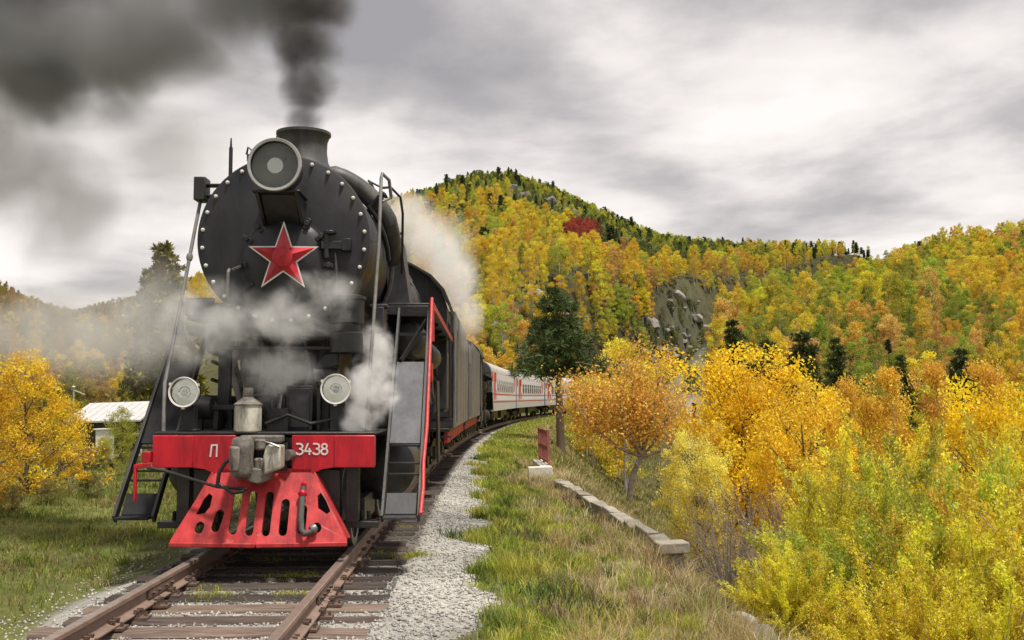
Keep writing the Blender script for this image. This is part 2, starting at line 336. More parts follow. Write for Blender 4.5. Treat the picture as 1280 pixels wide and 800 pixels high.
def base_z(X, Y):
    d = (X-cx(Y)); d = d*np.cos(np.arctan(cslope(Y)))
    zr = np.interp(d, *DR); zl = np.interp(-d, *DL)
    ad = np.abs(d); z = np.where(d > 0, zr, zl)
    z = z+np.clip((ad-2)/2, 0, 1)*(.05*np.sin(X*2.1+Y*.7)*np.sin(Y*1.3-X*.4)+.035*np.sin(X*4.3-Y*2.9))+np.clip((ad-6)/6, 0, 1)*.35*wob(X, Y)
    z = np.where(ad < 1.6, z-d*math.tan(BANK)*np.clip((1.6-ad)/.3, 0, 1), z)
    return z, ad
def gz(X, Y):
    X = np.asarray(X, float); Y = np.asarray(Y, float)
    z, ad = base_z(X, Y); r = np.hypot(X, Y); a = np.arctan2(X, Y)
    R0 = np.interp(a, _pa, _R0); R1 = np.interp(a, _pa, _R1); e = np.interp(a, _ra, _re)
    zt = e*R1+CAM_H; t = (r-R0)/(R1-R0); tc = np.clip(t, 0, 1)
    up = np.where(t <= 1, tc**.92, np.maximum(1-.55*(t-1), -.2))
    ns = wob(X, Y, .09)*3.2*np.clip(t*4, 0, 1)*np.where(t < 1, np.clip((1-t)*5, .12, 1), .5)
    hz = z+(zt-z)*up+ns
    w = np.clip((ad-5)/10, 0, 1); w = w*w*(3-2*w)
    front = np.where(Y > 20, 1., 0.)
    return np.where((t > 0) & (Y > 0), z*(1-w)+hz*w, z)
def gz1(x, y): return float(gz(np.array([x]), np.array([y]))[0])

def build_ground():
    aa = np.concatenate([np.linspace(-math.pi, -.62, 60)[:-1], np.linspace(-.62, .62, 330), np.linspace(.62, math.pi, 60)[1:]])
    rr = np.concatenate([[0.4], np.geomspace(1.0, 1800, 300)])
    A, R = np.meshgrid(aa, rr); X = R*np.sin(A); Y = R*np.cos(A); Z = gz(X, Y)
    nr, na = A.shape; V = np.stack([X, Y, Z], -1).reshape(-1, 3)
    i = np.arange(nr-1)[:, None]*na+np.arange(na-1)[None]; Fq = np.stack([i, i+1, i+na+1, i+na], -1).reshape(-1, 4)[:, ::-1]
    d = (X-cx(Y)); ad = np.abs(d)
    grass = np.array([.105, .115, .030]); dry = np.array([.30, .235, .115]); soil = np.array([.11, .085, .06]); grav = np.array([.34, .325, .29]); forest = np.array([.075, .07, .028]); hillg = np.array([.085, .105, .032]); rockc = np.array([.20, .19, .15])
    n = .5+.5*np.sin(X*1.7+Y*.9+2*np.sin(Y*.6+X*.3)); rr_ = np.hypot(X, Y); n2 = np.clip(.5+.8*np.where(rr_ < 45, wob(X*1., Y, 1.2), wob(X, Y, .06)), 0, 1)
    C = grass[None, None]*(.8+.4*n2[..., None])
    def mixin(C, col, w): w = np.clip(w, 0, 1)[..., None]; return C*(1-w)+col*w
    C = mixin(C, dry*.8, (d > 2.6)*np.clip((d-2.6)/1.2, 0, 1)*(.45+.5*n))
    C = mixin(C, soil, (d > 5)*np.clip((d-5)/2, 0, 1)*.6)
    C = mixin(C, forest, (d > 8)*np.clip((d-8)/4, 0, 1)*.85)
    edge = 2.33+.16*np.sin(Y*1.9)+.10*np.sin(Y*4.7+1)-np.clip((Y-38)/40, 0, .7)
    C = mixin(C, grav, (d > 0)*np.clip((edge-d)/.12, 0, 1)); C = mixin(C, grav*.8, (d <= 0)*np.clip((1.72+.2*np.sin(Y*1.3)-ad)/.2, 0, 1))
    C = mixin(C, soil*.9, ((ad < 1.45) & (Y > 13))*.75)  # bed mixed darker between the sleeper ends beneath the train
    r = np.hypot(X, Y); t = np.clip((r-60)/60, 0, 1); C = mixin(C, forest*(.7+.6*n2[..., None]), t*(ad > 8))
    px, py = proj_np(X, np.maximum(Y, 1), Z)
    hg = (Y > 60)*np.clip(1-np.abs((py-np.interp(px, [540, 640, 760, 900], [230, 240, 285, 300]))/32), 0, 1)*((px > 540) & (px < 920)); C = mixin(C, hillg, hg*1.6)
    rk = (Y > 60)*np.clip(1.5-np.hypot((px-852)/45, (py-440)/70), 0, 1); C = mixin(C, rockc*np.array([.8, .85, .7])*(.55+.7*n2[..., None]), rk*.8)
    me = np_mesh('ground', V, Fq, M_GROUND, pt_col=C.reshape(-1, 3), smooth=True)
    o = link('ground', me); o['kind'] = 'structure'
build_ground()

# ------------------------------------------------------------------ ballast stones, sleepers, rails
TY = [4.0]
def path_pts(y0, y1, ds):
    ys = [y0]
    while ys[-1] < y1: ys.append(ys[-1]+ds/math.sqrt(1+float(cslope(ys[-1]))**2))
    return ys
track = empty('railway_track', (float(cx(0)), 4, -.2), label='single railway track of rusty rails on dark weathered timber sleepers', cat='railway track')
def T(o): o.parent = track; o.matrix_parent_inverse = Matrix.Translation(track.location).inverted(); return o
def sleepers():
    rnd = random.Random(3); meshes = []
    for k in range(5):
        b = MB(); nseg = 7; vs = []; fs = []
        for i in range(nseg+1):
            x = -1.36+2.72*i/nseg+(rnd.uniform(-.05, .05) if i in (0, nseg) else 0); w = .125+rnd.uniform(-.016, .016); h = rnd.uniform(-.012, .008)
            for (yy, zz_) in ((-w, -.17), (w, -.17), (w+.004, -.03+h), (w-.03, h), (-w+.03, h+rnd.uniform(-.01, .01)), (-w-.004, -.03+h)): vs.append((x, yy, zz_))
        for i in range(nseg):
            for q in range(6): fs.append((i*6+q, i*6+(q+1) % 6, (i+1)*6+(q+1) % 6, (i+1)*6+q))
        fs.append((5, 4, 3, 2, 1, 0)); fs.append(tuple(nseg*6+q for q in range(6)))
        me = bpy.data.meshes.new('sleeper'); me.from_pydata(vs, [], fs); me.materials.append(M_SLEEP); meshes.append(me)
    pbs = []
    for s in (-1, 1):
        pb = MB(); pbs.append(pb)
        pb.box((s*.7975, 0, .012), (.34, .17, .022))
        for a in (-1, 1):
            for c in (-1, 1): pb.box((s*.7975+a*.088, c*.05, .045), (.026, .026, .07)); pb.box((s*.7975+a*.076, c*.05, .075), (.05, .034, .02))
            pb.box((s*.7975+a*.14, .0, .035), (.024, .024, .05))
    pm = {}
    for i, Y in enumerate(path_pts(4.0, 150, .56)):
        if i >= 290: break
        o = link('sleeper', meshes[rnd.randrange(5)])
        o.location = (float(cx(Y))+rnd.uniform(-.05, .05), Y+rnd.uniform(-.05, .05), -.195+rnd.uniform(-.008, .008)); o.rotation_euler = (rnd.uniform(-.02, .02), BANK+rnd.uniform(-.008, .008), -math.atan(float(cslope(Y)))+rnd.uniform(-.03, .03))
        dk = rnd.uniform(.75, 1.25) if Y < 10.6 else rnd.uniform(.22, .5)  # oily wood, plus the locomotive's shade put into the colour from here back
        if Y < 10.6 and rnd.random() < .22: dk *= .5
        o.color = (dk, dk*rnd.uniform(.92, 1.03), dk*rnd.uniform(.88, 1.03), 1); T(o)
        if Y < 40:
            for k in (0, 1):
                if k not in pm: pm[k] = pbs[k].build('tie_plate', M_RUST, o, bevel=0).data
                else: link('tie_plate', pm[k], o)
sleepers()
RAILP = [(-.075, -.172), (.075, -.172), (.075, -.160), (.022, -.145), (.010, -.128), (.010, -.052), (.036, -.040), (.036, -.008), (.028, -.001), (-.028, -.001), (-.036, -.008), (-.036, -.040), (-.010, -.052), (-.010, -.128), (-.022, -.145), (-.075, -.160)]
def rail(s, y0, y1):
    ys = [y0]
    while ys[-1] < y1-.01: ys.append(min(ys[-1]+(.8 if ys[-1] < 60 else 2.), y1))
    vs = []; fs = []; m = len(RAILP); mi = []
    for Y in ys:
        th = math.atan(float(cslope(Y))); c = float(cx(Y)); o = s*.7975
        for (px, pz) in RAILP:
            l = o+px*1.12; z = pz-l*math.tan(BANK)+.012; vs.append((c+l*math.cos(th), Y-l*math.sin(th), z))
    for i in range(len(ys)-1):
        for q in range(m): fs.append((i*m+q, i*m+(q+1) % m, (i+1)*m+(q+1) % m, (i+1)*m+q)); mi.append(1 if q in (8,) else 0)
    fs.append(tuple(range(m-1, -1, -1))); fs.append(tuple((len(ys)-1)*m+q for q in range(m))); mi += [0, 0]
    me = bpy.data.meshes.new('rail'); me.from_pydata(vs, [], fs); me.materials.append(M_RAIL); me.materials.append(M_RAILTOP)
    me.polygons.foreach_set('material_index', mi)
    bm = bmesh.new(); bm.from_mesh(me); bmesh.ops.recalc_face_normals(bm, faces=bm.faces); bm.to_mesh(me); bm.free()
    return T(link('rail', me))
JY = {-1: 10.45, 1: 10.2}
for s in (-1, 1):
    rail(s, 3.5, JY[s]-.006); rail(s, JY[s]+.006, 35.2); rail(s, 35.212, 150)
    for side in (-1, 1):        # fishplates at the joint
        b = MB(); c = float(cx(JY[s])); sl = float(cslope(JY[s])); 
        x = c+s*.7975+side*.028
        b.box((x, JY[s], -.092-(s*.7975)*math.tan(BANK)+.012), (.022, .8, .07), (0, 0, -math.atan(sl)))
        for k in (-.3, -.12, .12, .3): b.cyl((x+side*.008+sl*k, JY[s]+k, -.09-s*.025+.012), (x+side*.04+sl*k, JY[s]+k, -.09-s*.025+.012), .018, n=6)
        T(b.build('fishplate', M_RUST, None))

def octa():
    v = np.array([(1, 0, 0), (-1, 0, 0), (0, 1, 0), (0, -1, 0), (0, 0, 1), (0, 0, -1)], float); f = np.array([(0, 2, 4), (2, 1, 4), (1, 3, 4), (3, 0, 4), (2, 0, 5), (1, 2, 5), (3, 1, 5), (0, 3, 5)]); return v, f
def ico_unit():
    t = (1+5**.5)/2; v = np.array([(-1, t, 0), (1, t, 0), (-1, -t, 0), (1, -t, 0), (0, -1, t), (0, 1, t), (0, -1, -t), (0, 1, -t), (t, 0, -1), (t, 0, 1), (-t, 0, -1), (-t, 0, 1)], float); v /= np.linalg.norm(v[0])
    f = np.array([(0, 11, 5), (0, 5, 1), (0, 1, 7), (0, 7, 10), (0, 10, 11), (1, 5, 9), (5, 11, 4), (11, 10, 2), (10, 7, 6), (7, 1, 8), (3, 9, 4), (3, 4, 2), (3, 2, 6), (3, 6, 8), (3, 8, 9), (4, 9, 5), (2, 4, 11), (6, 2, 10), (8, 6, 7), (9, 8, 1)])
    return v, f
def stones(name, X, Y, Zb, size, cols, seed, label, cat):
    r = np.random.RandomState(seed); v, f = octa(); n = len(X); nv = len(v)
    sc = size[:, None]*r.uniform(.6, 1.25, (n, 3))*np.array([1, 1, .75]); P = v[None]*sc[:, None]*r.uniform(.7, 1.2, (n, nv, 1))
    a = r.uniform(0, 6.28, n); ca, sa = np.cos(a), np.sin(a); Q = P.copy(); Q[..., 0] = P[..., 0]*ca[:, None]-P[..., 1]*sa[:, None]; Q[..., 1] = P[..., 0]*sa[:, None]+P[..., 1]*ca[:, None]
    Q += np.stack([X, Y, Zb], -1)[:, None]
    FF = (f[None]+(np.arange(n)*nv)[:, None, None]).reshape(-1, 3)
    me = np_mesh(name, Q.reshape(-1, 3), FF, M_GRAVEL, pt_col=np.repeat(cols, nv, 0)); o = link(name, me); tag(o, label, cat, kind='stuff'); return o
def ballast():
    r = np.random.RandomState(11)
    n = 70000; Y = 6.5+(r.rand(n)**1.7)*38; d = r.uniform(-2.3, 2.55, n)
    e = 2.30+.16*np.sin(Y*1.9)+.10*np.sin(Y*4.7+1)-np.clip((Y-38)/40, 0, .7)
    k = (d < e) & ((d > 1.2) | (r.rand(n) < .85)) & ((d > -1.45) | (r.rand(n) < .16)) & ~((np.abs(d) < 1.6) & (Y > 12.5) & (r.rand(n) < .6))
    Y = Y[k]; d = d[k]; n = len(Y); X = cx(Y)+d; Z = gz(X, Y)+r.uniform(-.008, .012, n)
    s = r.uniform(.011, .026, n)*(1+np.clip((Y-10)/40, 0, .6))
    g = r.uniform(.26, .52, n); dark = (Y > 10.4) & (np.abs(d) < 1.42); g = np.where(dark, g*.38, g)  # stones between the sleeper ends carry the locomotive's shade in their colour
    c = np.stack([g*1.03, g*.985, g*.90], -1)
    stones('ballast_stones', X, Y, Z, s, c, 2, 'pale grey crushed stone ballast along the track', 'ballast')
ballast()
# ------------------------------------------------------------------ the steam locomotive (local: x right, y back from the buffer beam, z up from the rail head)
def arc(cx_, cz_, r, a0, a1, n): return [(cx_+r*math.cos(a0+(a1-a0)*k/(n-1)), cz_+r*math.sin(a0+(a1-a0)*k/(n-1))) for k in range(n)]
def stadium(u, v0, v1, r, n=6, lean=0.):
    p = arc(u+lean, v1-r, r, 0, math.pi, n)+arc(u, v0+r, r, math.pi, 2*math.pi, n); return p
def text_mesh(txt, size, bold, th):
    c = bpy.data.curves.new('lettering', 'FONT'); c.body = txt; c.size = size; c.offset = bold; c.extrude = th; c.align_x = 'CENTER'; c.align_y = 'CENTER'
    o = bpy.data.objects.new('lettering', c); COL.objects.link(o); dg = bpy.context.evaluated_depsgraph_get()
    me = bpy.data.meshes.new_from_object(o.evaluated_get(dg)); bpy.data.objects.remove(o); bpy.data.curves.remove(c); return me
def stroke_text(b, pts, w, y, th):
    """painted stroke as a thin raised ribbon in the xz plane"""
    for i in range(len(pts)-1):
        a = Vector((pts[i][0], 0, pts[i][1])); c = Vector((pts[i+1][0], 0, pts[i+1][1])); d = (c-a).normalized(); a = a-d*w*.3; c = c+d*w*.3
        b.bar((a.x, y, a.z), (c.x, y, c.z), w, th+.0004*i, up=(0, 1, 0))
def wheel(parent, x, y, r, spokes, side, m=None):
    w = empty('wheel'); 
    b = MB(); b.lathe([(r-.09, -.06), (r, -.06), (r+.0, .045), (r+.028, .055), (r+.028, .085), (r-.09, .085)], (0, 0, 0), (-side, 0, 0), 36, closed=True)
    t = b.build('tyre', M_STEEL, parent)
    b = MB(); b.cyl((-.09*side, 0, 0), (.1*side, 0, 0), .13 if r > .6 else .1, n=16)
    for k in range(spokes):
        a = 2*math.pi*k/spokes; b.bar((0, math.cos(a)*.1, math.sin(a)*.1), (0, math.cos(a)*(r-.07), math.sin(a)*(r-.07)), .05, .06, up=(1, 0, 0))
    h = b.build('spokes', M_OILY, parent)
    bpy.data.objects.remove(w)
    e = empty('wheel'); e.parent = parent; e.location = (x, y, r)
    t.parent = e; h.parent = e
    return e
def lamp(parent, x, y, z, r, name='lamp', big=False):
    L = empty(name); L.parent = parent; L.location = (x, y, z)
    dp = .42 if big else .2
    b = MB(); b.lathe([(r*.55, dp), (r*.9, dp*.75), (r*.97, .05), (r*.97, .0), (r*.90, .0), (r*.88, .05), (r*.8, dp*.6), (r*.45, dp*.9)], (0, 0, 0), (0, 1, 0), 36, closed=True); b.build('housing', M_GREYD if big else M_BLACK, L)
    b = MB(); b.lathe([(r*.90, -.03), (r*1.0, -.035), (r*1.03, -.01), (r*1.0, .03), (r*.90, .03)], (0, 0, 0), (0, 1, 0), 40, closed=True)
    if not big:
        for a in (0, 2.09, 4.19): b.box((math.cos(a+.5)*r*1.04, 0, math.sin(a+.5)*r*1.04), (.03, .05, .03))
    b.build('rim', M_WHITE if not big else M_RIM, L)
    b = MB(); pr = [(r*.88*math.sqrt(k/6), .03+dp*.55*(1-k/6)) for k in range(0, 7)]
    b.lathe(pr, (0, 0, 0), (0, 1, 0), 32); b.build('reflector', M_REFL if not big else M_REFLD, L)
    if big: b = MB(); b.lathe([(.13, 0), (.15, .02), (.12, .06)], (.03, .06, -.05), (.1, 1, .1), 24); b.build('inner_mirror', M_REFL, L)
    b = MB(); b.lathe([(.002, -.012-r*.10), (r*.5, -.012-r*.075), (r*.9, -.012), (r*.9, -.004), (r*.5, -.004-r*.07), (.002, -.004-r*.09)], (0, 0, 0), (0, 1, 0), 28, closed=True); b.build('lens', M_GLASS, L)
    b = MB(); b.cyl((0, .03, 0), (0, dp*.5, 0), r*.3 if big else r*.26, r*.2, n=20)
    if not big:
        b.bar((-r*.86, .012, r*.3), (r*.86, .012, -r*.3), .010, .010); b.lathe([(r*.34, .02), (r*.40, .015), (r*.40, .04), (r*.34, .04)], (0, 0, 0), (0, 1, 0), 24, closed=True)
    b.build('bulb', M_REFL, L)
    return L
XB = .045; ZB = 3.58; RB = 1.0
def make_loco():
    L = empty('steam_locomotive')
    P = lambda b, n, m, par=L, bv=.008, sm=40: b.build(n, m, par, sm, bv)
    # frame, deck
    b = MB()
    for s in (-1, 1): b.bb(s*.56-.025, s*.56+.025, .12, 13.0, .72, 1.30)
    for y in (1.0, 2.2, 3.5, 5.2, 6.9, 8.7, 10.4, 12.6): b.bb(-.53, .53, y-.05, y+.05, .8, 1.28)
    P(b, 'frame', M_OILY)
    b = MB(); b.bb(-1.18, 1.18, .075, .35, .99, 1.31); b.bb(-1.2, 1.2, .02, 1.75, 1.338, 1.366); P(b, 'front_deck', M_OILY)
    # red buffer beam in two wings
    for s in (-1, 1):
        poly = [(.30, .86), (.36, .845), (.43, .865), (.52, .915), (.64, .965), (.76, .982), (1.2, .982), (1.2, 1.332), (.30, 1.332)]
        b = MB(); b.prism_xz([(s*x, z) for x, z in poly], 0, .07); w = P(b, 'buffer_beam', M_RED)
        b = MB(); b.bb(*sorted((s*.765, s*1.196)), -.012, -.001, .988, 1.326); P(b, 'beam_panel', M_RED, w, .004)
        b = MB()
        if s < 0: pts = [[(-.575, 1.105), (-.562, 1.225), (-.505, 1.228), (-.508, 1.105)]]; 
        else:
            def dig(ch, x0):
                k = .115; w_ = .068; z0 = 1.125
                if ch == '3': return [[(x0, z0+k)]+[(x0+w_*.45+w_*.5*math.cos(a), z0+k*.76+k*.24*math.sin(a)) for a in (1.4, .8, .2, -.4, -1.0, -1.5)], [(x0+w_*.45+w_*.55*math.cos(a), z0+k*.27+k*.27*math.sin(a)) for a in (1.5, .9, .3, -.3, -.9, -1.5, -2.2, -2.7)]]
                if ch == '4': return [[(x0+w_*.45, z0+k), (x0, z0+k*.3), (x0+w_, z0+k*.3)], [(x0+w_*.72, z0+k*.55), (x0+w_*.72, z0)]]
                if ch == '8': return [[(x0+w_*.5+w_*.4*math.cos(a), z0+k*.76+k*.24*math.sin(a)) for a in np.linspace(0, 6.283, 10)], [(x0+w_*.5+w_*.5*math.cos(a), z0+k*.27+k*.27*math.sin(a)) for a in np.linspace(0, 6.283, 11)]]
            pts = dig('3', .355)+dig('4', .445)+dig('3', .537)+dig('8', .622)
        for q in pts: stroke_text(b, q, .017, -.003, .006)
        b.build('number' if s > 0 else 'letter', M_WHITE, w, 0)['label'] = 'white painted number 3438' if s > 0 else 'white painted letter'
    # cowcatcher
    UC = .012
    for s in (-1, 1):
        def fn(u, v, w, s=s): return (u, -.02-.30*((.95-v)/.75)-.10*max(0, 1-abs(u-UC)/.95)*((.95-v)/.75)+.02+w, v)
        if s < 0:
            outer = [(UC, .93), (UC, .205), (-.905, .205), (-.905, .245), (-.56, .90), (-.50, .93)]
            holes = [stadium(-.075, .29, .74, .043), stadium(-.25, .30, .735, .045, lean=.012), stadium(-.44, .325, .55, .046, lean=.03), stadium(-.615, .305, .43, .046, lean=.012), [(-.665, .50), (-.575, .51), (-.525, .58), (-.515, .69), (-.55, .715), (-.60, .66)]]
        else:
            outer = [(UC, .93), (.51, .93), (.565, .90), (.945, .245), (.945, .205), (UC, .205)]
            holes = [stadium(.10, .285, .735, .043), stadium(.275, .285, .66, .045), stadium(.465, .30, .60, .044), arc(.62, .365, .056, 0, 5.6, 9), [(.62, .56), (.715, .50), (.755, .53), (.70, .64), (.64, .72), (.605, .69)]]
        b = MB(); b.plate(outer, holes, fn, .035); c = P(b, 'cowcatcher', M_REDF, L, .007)
        c['label'] = 'faded red slotted half of the cowcatcher'
        b = MB(); e0 = fn(UC, .205, 0); e1 = fn(-.905 if s < 0 else .945, .205, 0); b.bar((e0[0], e0[1]+.04, .2), (e1[0], e1[1]+.05, .2), .13, .045); P(b, 'flange', M_REDF, c)
        b = MB(); t0 = fn(s*.55, .9, 0); t1 = fn(s*.92, .24, 0); b.bar((t0[0], .10, .92), (t1[0], .02, .22), .03, .22, up=(0, 1, 0)); P(b, 'side_rib', M_REDF, c)
    b = MB(); b.bb(-.5, .52, .0, .12, .915, .975); P(b, 'cowcatcher_hanger', M_REDF)
    # brake hose on the cowcatcher
    b = MB(); b.tube([(.455, -.10, .80), (.455, -.20, .66), (.462, -.30, .48), (.48, -.36, .36), (.515, -.385, .315), (.56, -.36, .325), (.62, -.29, .375)], .032, 10); h = P(b, 'brake_hose', M_RUBBER, L, 0)
    b = MB(); b.lathe([(.0, -.03), (.04, -.02), (.05, .01), (.03, .04)], (.455, -.17, .72), (0, -.6, -1), 12); b.cyl((.455, -.02, .82), (.455, -.14, .80), .03); P(b, 'hose_cock', M_RED, h, 0)
    b = MB(); b.lathe([(.035, -.04), (.05, -.02), (.05, .02), (.03, .03)], (.60, -.32, .365), (.7, .5, .3), 10); P(b, 'hose_clip', M_STEEL, h, 0)
    # coupler
    b = MB()
    b.lathe([(.07, .89), (.115, .92), (.125, 1.0), (.11, 1.1), (.12, 1.22), (.115, 1.29), (.085, 1.325)], (-.16, -.30, 0), (0, 0, 1), 14); b.box((-.2, -.08, 1.10), (.16, .34, .40)); b.bb(-.24, .22, -.12, .05, 1.255, 1.335)
    b.prism_xz([(-.20, .95), (-.10, .86), (.02, .83), (.10, .86), (.13, .95), (.05, .985), (-.05, 1.0)], -.34, .02); b.box((-.21, -.46, 1.10), (.085, .22, .26), (0, 0, .35)); b.cyl((.0, -.26, .97), (.0, -.26, 1.10), .05); b.cyl((.0, -.2, 1.18), (.0, -.2, 1.30), .06)
    c = P(b, 'coupler', M_CASTING, L, .02)
    b = MB(); b.bb(-.08, .26, -.02, .06, .95, 1.25); P(b, 'coupler_gap_shade', M_OILY, c, 0)  # dark box behind the slot, the gap's shade put in as colour
    b = MB(); b.prism_xz([(.08, .93), (.25, .99), (.25, 1.235), (.10, 1.245), (.07, 1.12)], -.38, -.10); P(b, 'knuckle', M_CREAM, c, .02)
    b = MB(); b.tube([(.05, -.34, 1.28), (.15, -.40, 1.26), (.24, -.38, 1.22)], .012, 6); b.cyl((.26, -.10, 1.12), (.30, .02, 1.12), .06); P(b, 'release_pin', M_STEEL, c, 0)
    b = MB(); b.tube([(-1.22, -.10, .99), (-1.05, -.12, .965), (-.42, -.30, .80), (-.10, -.34, .78)], .017, 8); b.tube([(-.42, -.30, .80), (-.40, -.32, .95), (-.33, -.34, 1.06), (-.24, -.34, 1.10)], .022, 8)
    b.tube([(-.40, -.30, .83), (-.25, -.36, .74), (-.12, -.36, .76)], .02, 6); P(b, 'uncoupling_lever', M_OILY, c, 0)
    b = MB(); b.bar((-1.20, -.05, 1.02), (-1.36, -.05, 1.0), .05, .05); b.bar((-1.36, -.05, 1.02), (-1.36, -.05, .63), .045, .03); b.box((-1.25, -.02, 1.1), (.09, .1, .12)); P(b, 'red_lever_bracket', M_RED, L)
    b = MB(); b.prism_xz([(-.56, .86), (-.47, .88), (-.45, 1.0), (-.53, 1.0)], .08, .14); P(b, 'bare_tube', M_STEEL, L)
    # white canister on the deck
    b = MB(); b.lathe([(.135, 1.365), (.148, 1.38), (.148, 1.62), (.142, 1.66)], (-.20, .10, 0), (0, 0, 1), 24); t = P(b, 'canister', M_CREAM, L, 0)
    b = MB(); b.lathe([(.156, 1.655), (.156, 1.67), (.065, 1.735), (.05, 1.75)], (-.20, .10, 0), (0, 0, 1), 24); b.lathe([(.05, 1.74), (.055, 1.76), (.055, 1.83), (.045, 1.85)], (-.20, .10, 0), (0, 0, 1), 16); P(b, 'canister_lid', M_CASTING, t, 0)
    # front lamps on pedestals
    for x, z in ((-.925, 1.80), (.745, 1.835)):
        lp = lamp(L, x, .18, z, .165, 'front_lamp')
        b = MB(); b.bb(-.08, .08, .16, .30, 1.368-z, -.14); b.bb(-.10, .10, .14, .32, 1.368-z, 1.39-z); b.bb(-.04, .04, .1, .24, -.2, -.1); P(b, 'pedestal', M_GREYD, lp)
    # deck clutter under the smokebox
    b = MB(); b.bb(-.74, .64, .82, .92, 2.30, 2.345); b.bb(-.72, -.58, .84, .95, 1.62, 2.30); b.bb(-.78, -.42, .7, 1.0, 1.60, 1.66); b.bb(-.74, -.68, .72, .98, 1.37, 1.60); b.bb(-.50, -.44, .72, .98, 1.37, 1.60); P(b, 'front_stand', M_BLACK)
    b = MB(); b.prism_xz([(.66, 2.26), (.52, 2.24), (.40, 2.08), (.28, 1.86), (.38, 1.82), (.50, 2.02), (.60, 2.10), (.68, 2.12)], .8, .92); P(b, 'curved_brace', M_BLACK)
    b = MB(); b.bb(.12, .42, .62, .95, 1.37, 1.88); b.bb(.15, .39, .60, .62, 1.40, 1.85); P(b, 'deck_box', M_GREYD)
    b = MB(); b.bb(.48, .52, .55, .9, 1.37, 1.82); b.bb(.48, .72, .55, .9, 1.80, 1.85); b.bb(.66, .70, .55, .9, 1.37, 1.80); P(b, 'deck_frame', M_BLACK)
    b = MB(); b.prism_xz([(-.50, 1.37), (.50, 1.37), (.62, 2.9), (-.56, 2.9)], 1.75, 2.95); P(b, 'saddle', M_OILY)
    b = MB(); b.bb(-.05, .18, .40, .60, 1.37, 1.62); b.tube([(.06, .5, 1.6), (.06, .6, 1.75), (-.05, .9, 1.8), (-.4, 1.0, 1.75)], .03); b.tube([(-.05, .3, 1.45), (.2, .3, 1.55), (.45, .35, 1.45), (.7, .35, 1.5)], .02); P(b, 'deck_pipes', M_OILY, L, 0)
    rp_ = random.Random(12)
    for k in range(9):
        b = MB(); x = -.55+k*.14; b.tube([(x, .95+rp_.uniform(0, .3), 1.37), (x+rp_.uniform(-.05, .05), 1.0+rp_.uniform(0, .3), 1.7), (x+rp_.uniform(-.12, .12), 1.15+rp_.uniform(0, .25), 2.05), (x+rp_.uniform(-.1, .1), 1.3, 2.5)], rp_.choice((.022, .03, .04, .055)), 8); P(b, 'front_pipe', M_OILY if k % 3 else M_STEAMPIPE, L, 0)
    for (x, y, z, r_) in ((-.33, .8, 1.56, .10), (.02, .95, 1.85, .12), (.56, .7, 2.0, .09), (-.9, .75, 1.62, .13)):
        b = MB(); b.lathe([(r_*.4, -.16), (r_, -.14), (r_, .14), (r_*.4, .16)], (x, y, z), (1, 0, 0), 16); b.bb(x-.04, x+.04, y-.04, y+.04, 1.368, z-r_*.7); P(b, 'valve_body', M_OILY, L, 0)
    # smokebox
    b = MB(); b.lathe([(RB-.02, .70), (RB+.005, .712), (RB+.005, 2.95)], (XB, 0, ZB), (0, 1, 0), 72); sb = P(b, 'smokebox', M_SMOKEB, L, 0, 30)
    bolt_me = None
    for k in range(28):
        a = math.radians(90+k*360/28+6)
        if bolt_me is None: q = MB().lathe([(.0235, 0), (.0235, -.016), (.012, -.03)], (0, 0, 0), (0, 1, 0), 8).build('bolt', M_WHITE, sb, 50); bolt_me = q.data
        else: q = link('bolt', bolt_me, sb)
        q.location = (XB+math.cos(a)*.945, .70, ZB+math.sin(a)*.945)
    b = MB(); b.prism_xz([(XB-.80, 2.46), (XB+.80, 2.46), (XB+.80, 2.86), (XB+.5, 2.76), (XB, 2.64), (XB-.5, 2.76), (XB-.80, 2.86)], .95, 2.6); P(b, 'smokebox_apron', M_BLACK)
    # door, clamps, hinge
    b = MB(); b.lathe([(.50, .695), (.50, .66), (.485, .645), (.40, .60), (.22, .555), (.02, .54)], (XB+.03, 0, 3.32), (0, 1, 0), 48); dr = P(b, 'smokebox_door', M_SMOKEB, L, 0, 30)
    b = MB(); b.lathe([(.535, .698), (.535, .675), (.50, .67)], (XB+.03, 0, 3.32), (0, 1, 0), 48); P(b, 'door_ring', M_BLACK, dr, 0)
    for a in (60, 95, 128, 35, 150, 185, 215, 330, -5):
        b = MB(); q = math.radians(a); c = Vector((XB+.03+math.cos(q)*.51, .63, 3.32+math.sin(q)*.51)); b.cyl(c, c+Vector((0, -.06, 0)), .032, n=8); b.bar(c+Vector((-math.cos(q)*.07, .0, -math.sin(q)*.07)), c+Vector((math.cos(q)*.06, 0, math.sin(q)*.06)), .05, .04, up=(0, 1, 0))
        P(b, 'door_clamp', M_BLACK, dr, .004)
    b = MB(); b.bb(.50, .80, .57, .68, 3.46, 3.55); b.bb(.74, .84, .56, .70, 3.44, 3.58); b.cyl((.56, .60, 3.35), (.56, .60, 3.68), .035); b.lathe([(.01, 0), (.075, .015), (.075, .05), (.02, .06)], (.60, .60, 3.62), (0, 0, 1), 12); b.tube([(.66, .6, 3.42), (.68, .58, 3.2), (.68, .58, 2.98)], .016); P(b, 'door_hinge', M_BLACK, dr, .006)
    b = MB(); b.tube([(-.56, .62, 2.86), (-.56, .56, 2.9), (-.56, .56, 3.18), (-.56, .62, 3.22)], .018); b.tube([(-.52, .62, 3.22), (-.42, .55, 3.25)], .018); P(b, 'door_handle', M_STEAMPIPE, dr, 0)
    # star
    sx, sz, R1, R2 = .082, 3.345, .385, .150
    def star(k): return [((R1 if i % 2 == 0 else R2)*k*math.sin(i*math.pi/5), (R1 if i % 2 == 0 else R2)*k*math.cos(i*math.pi/5)) for i in range(10)]
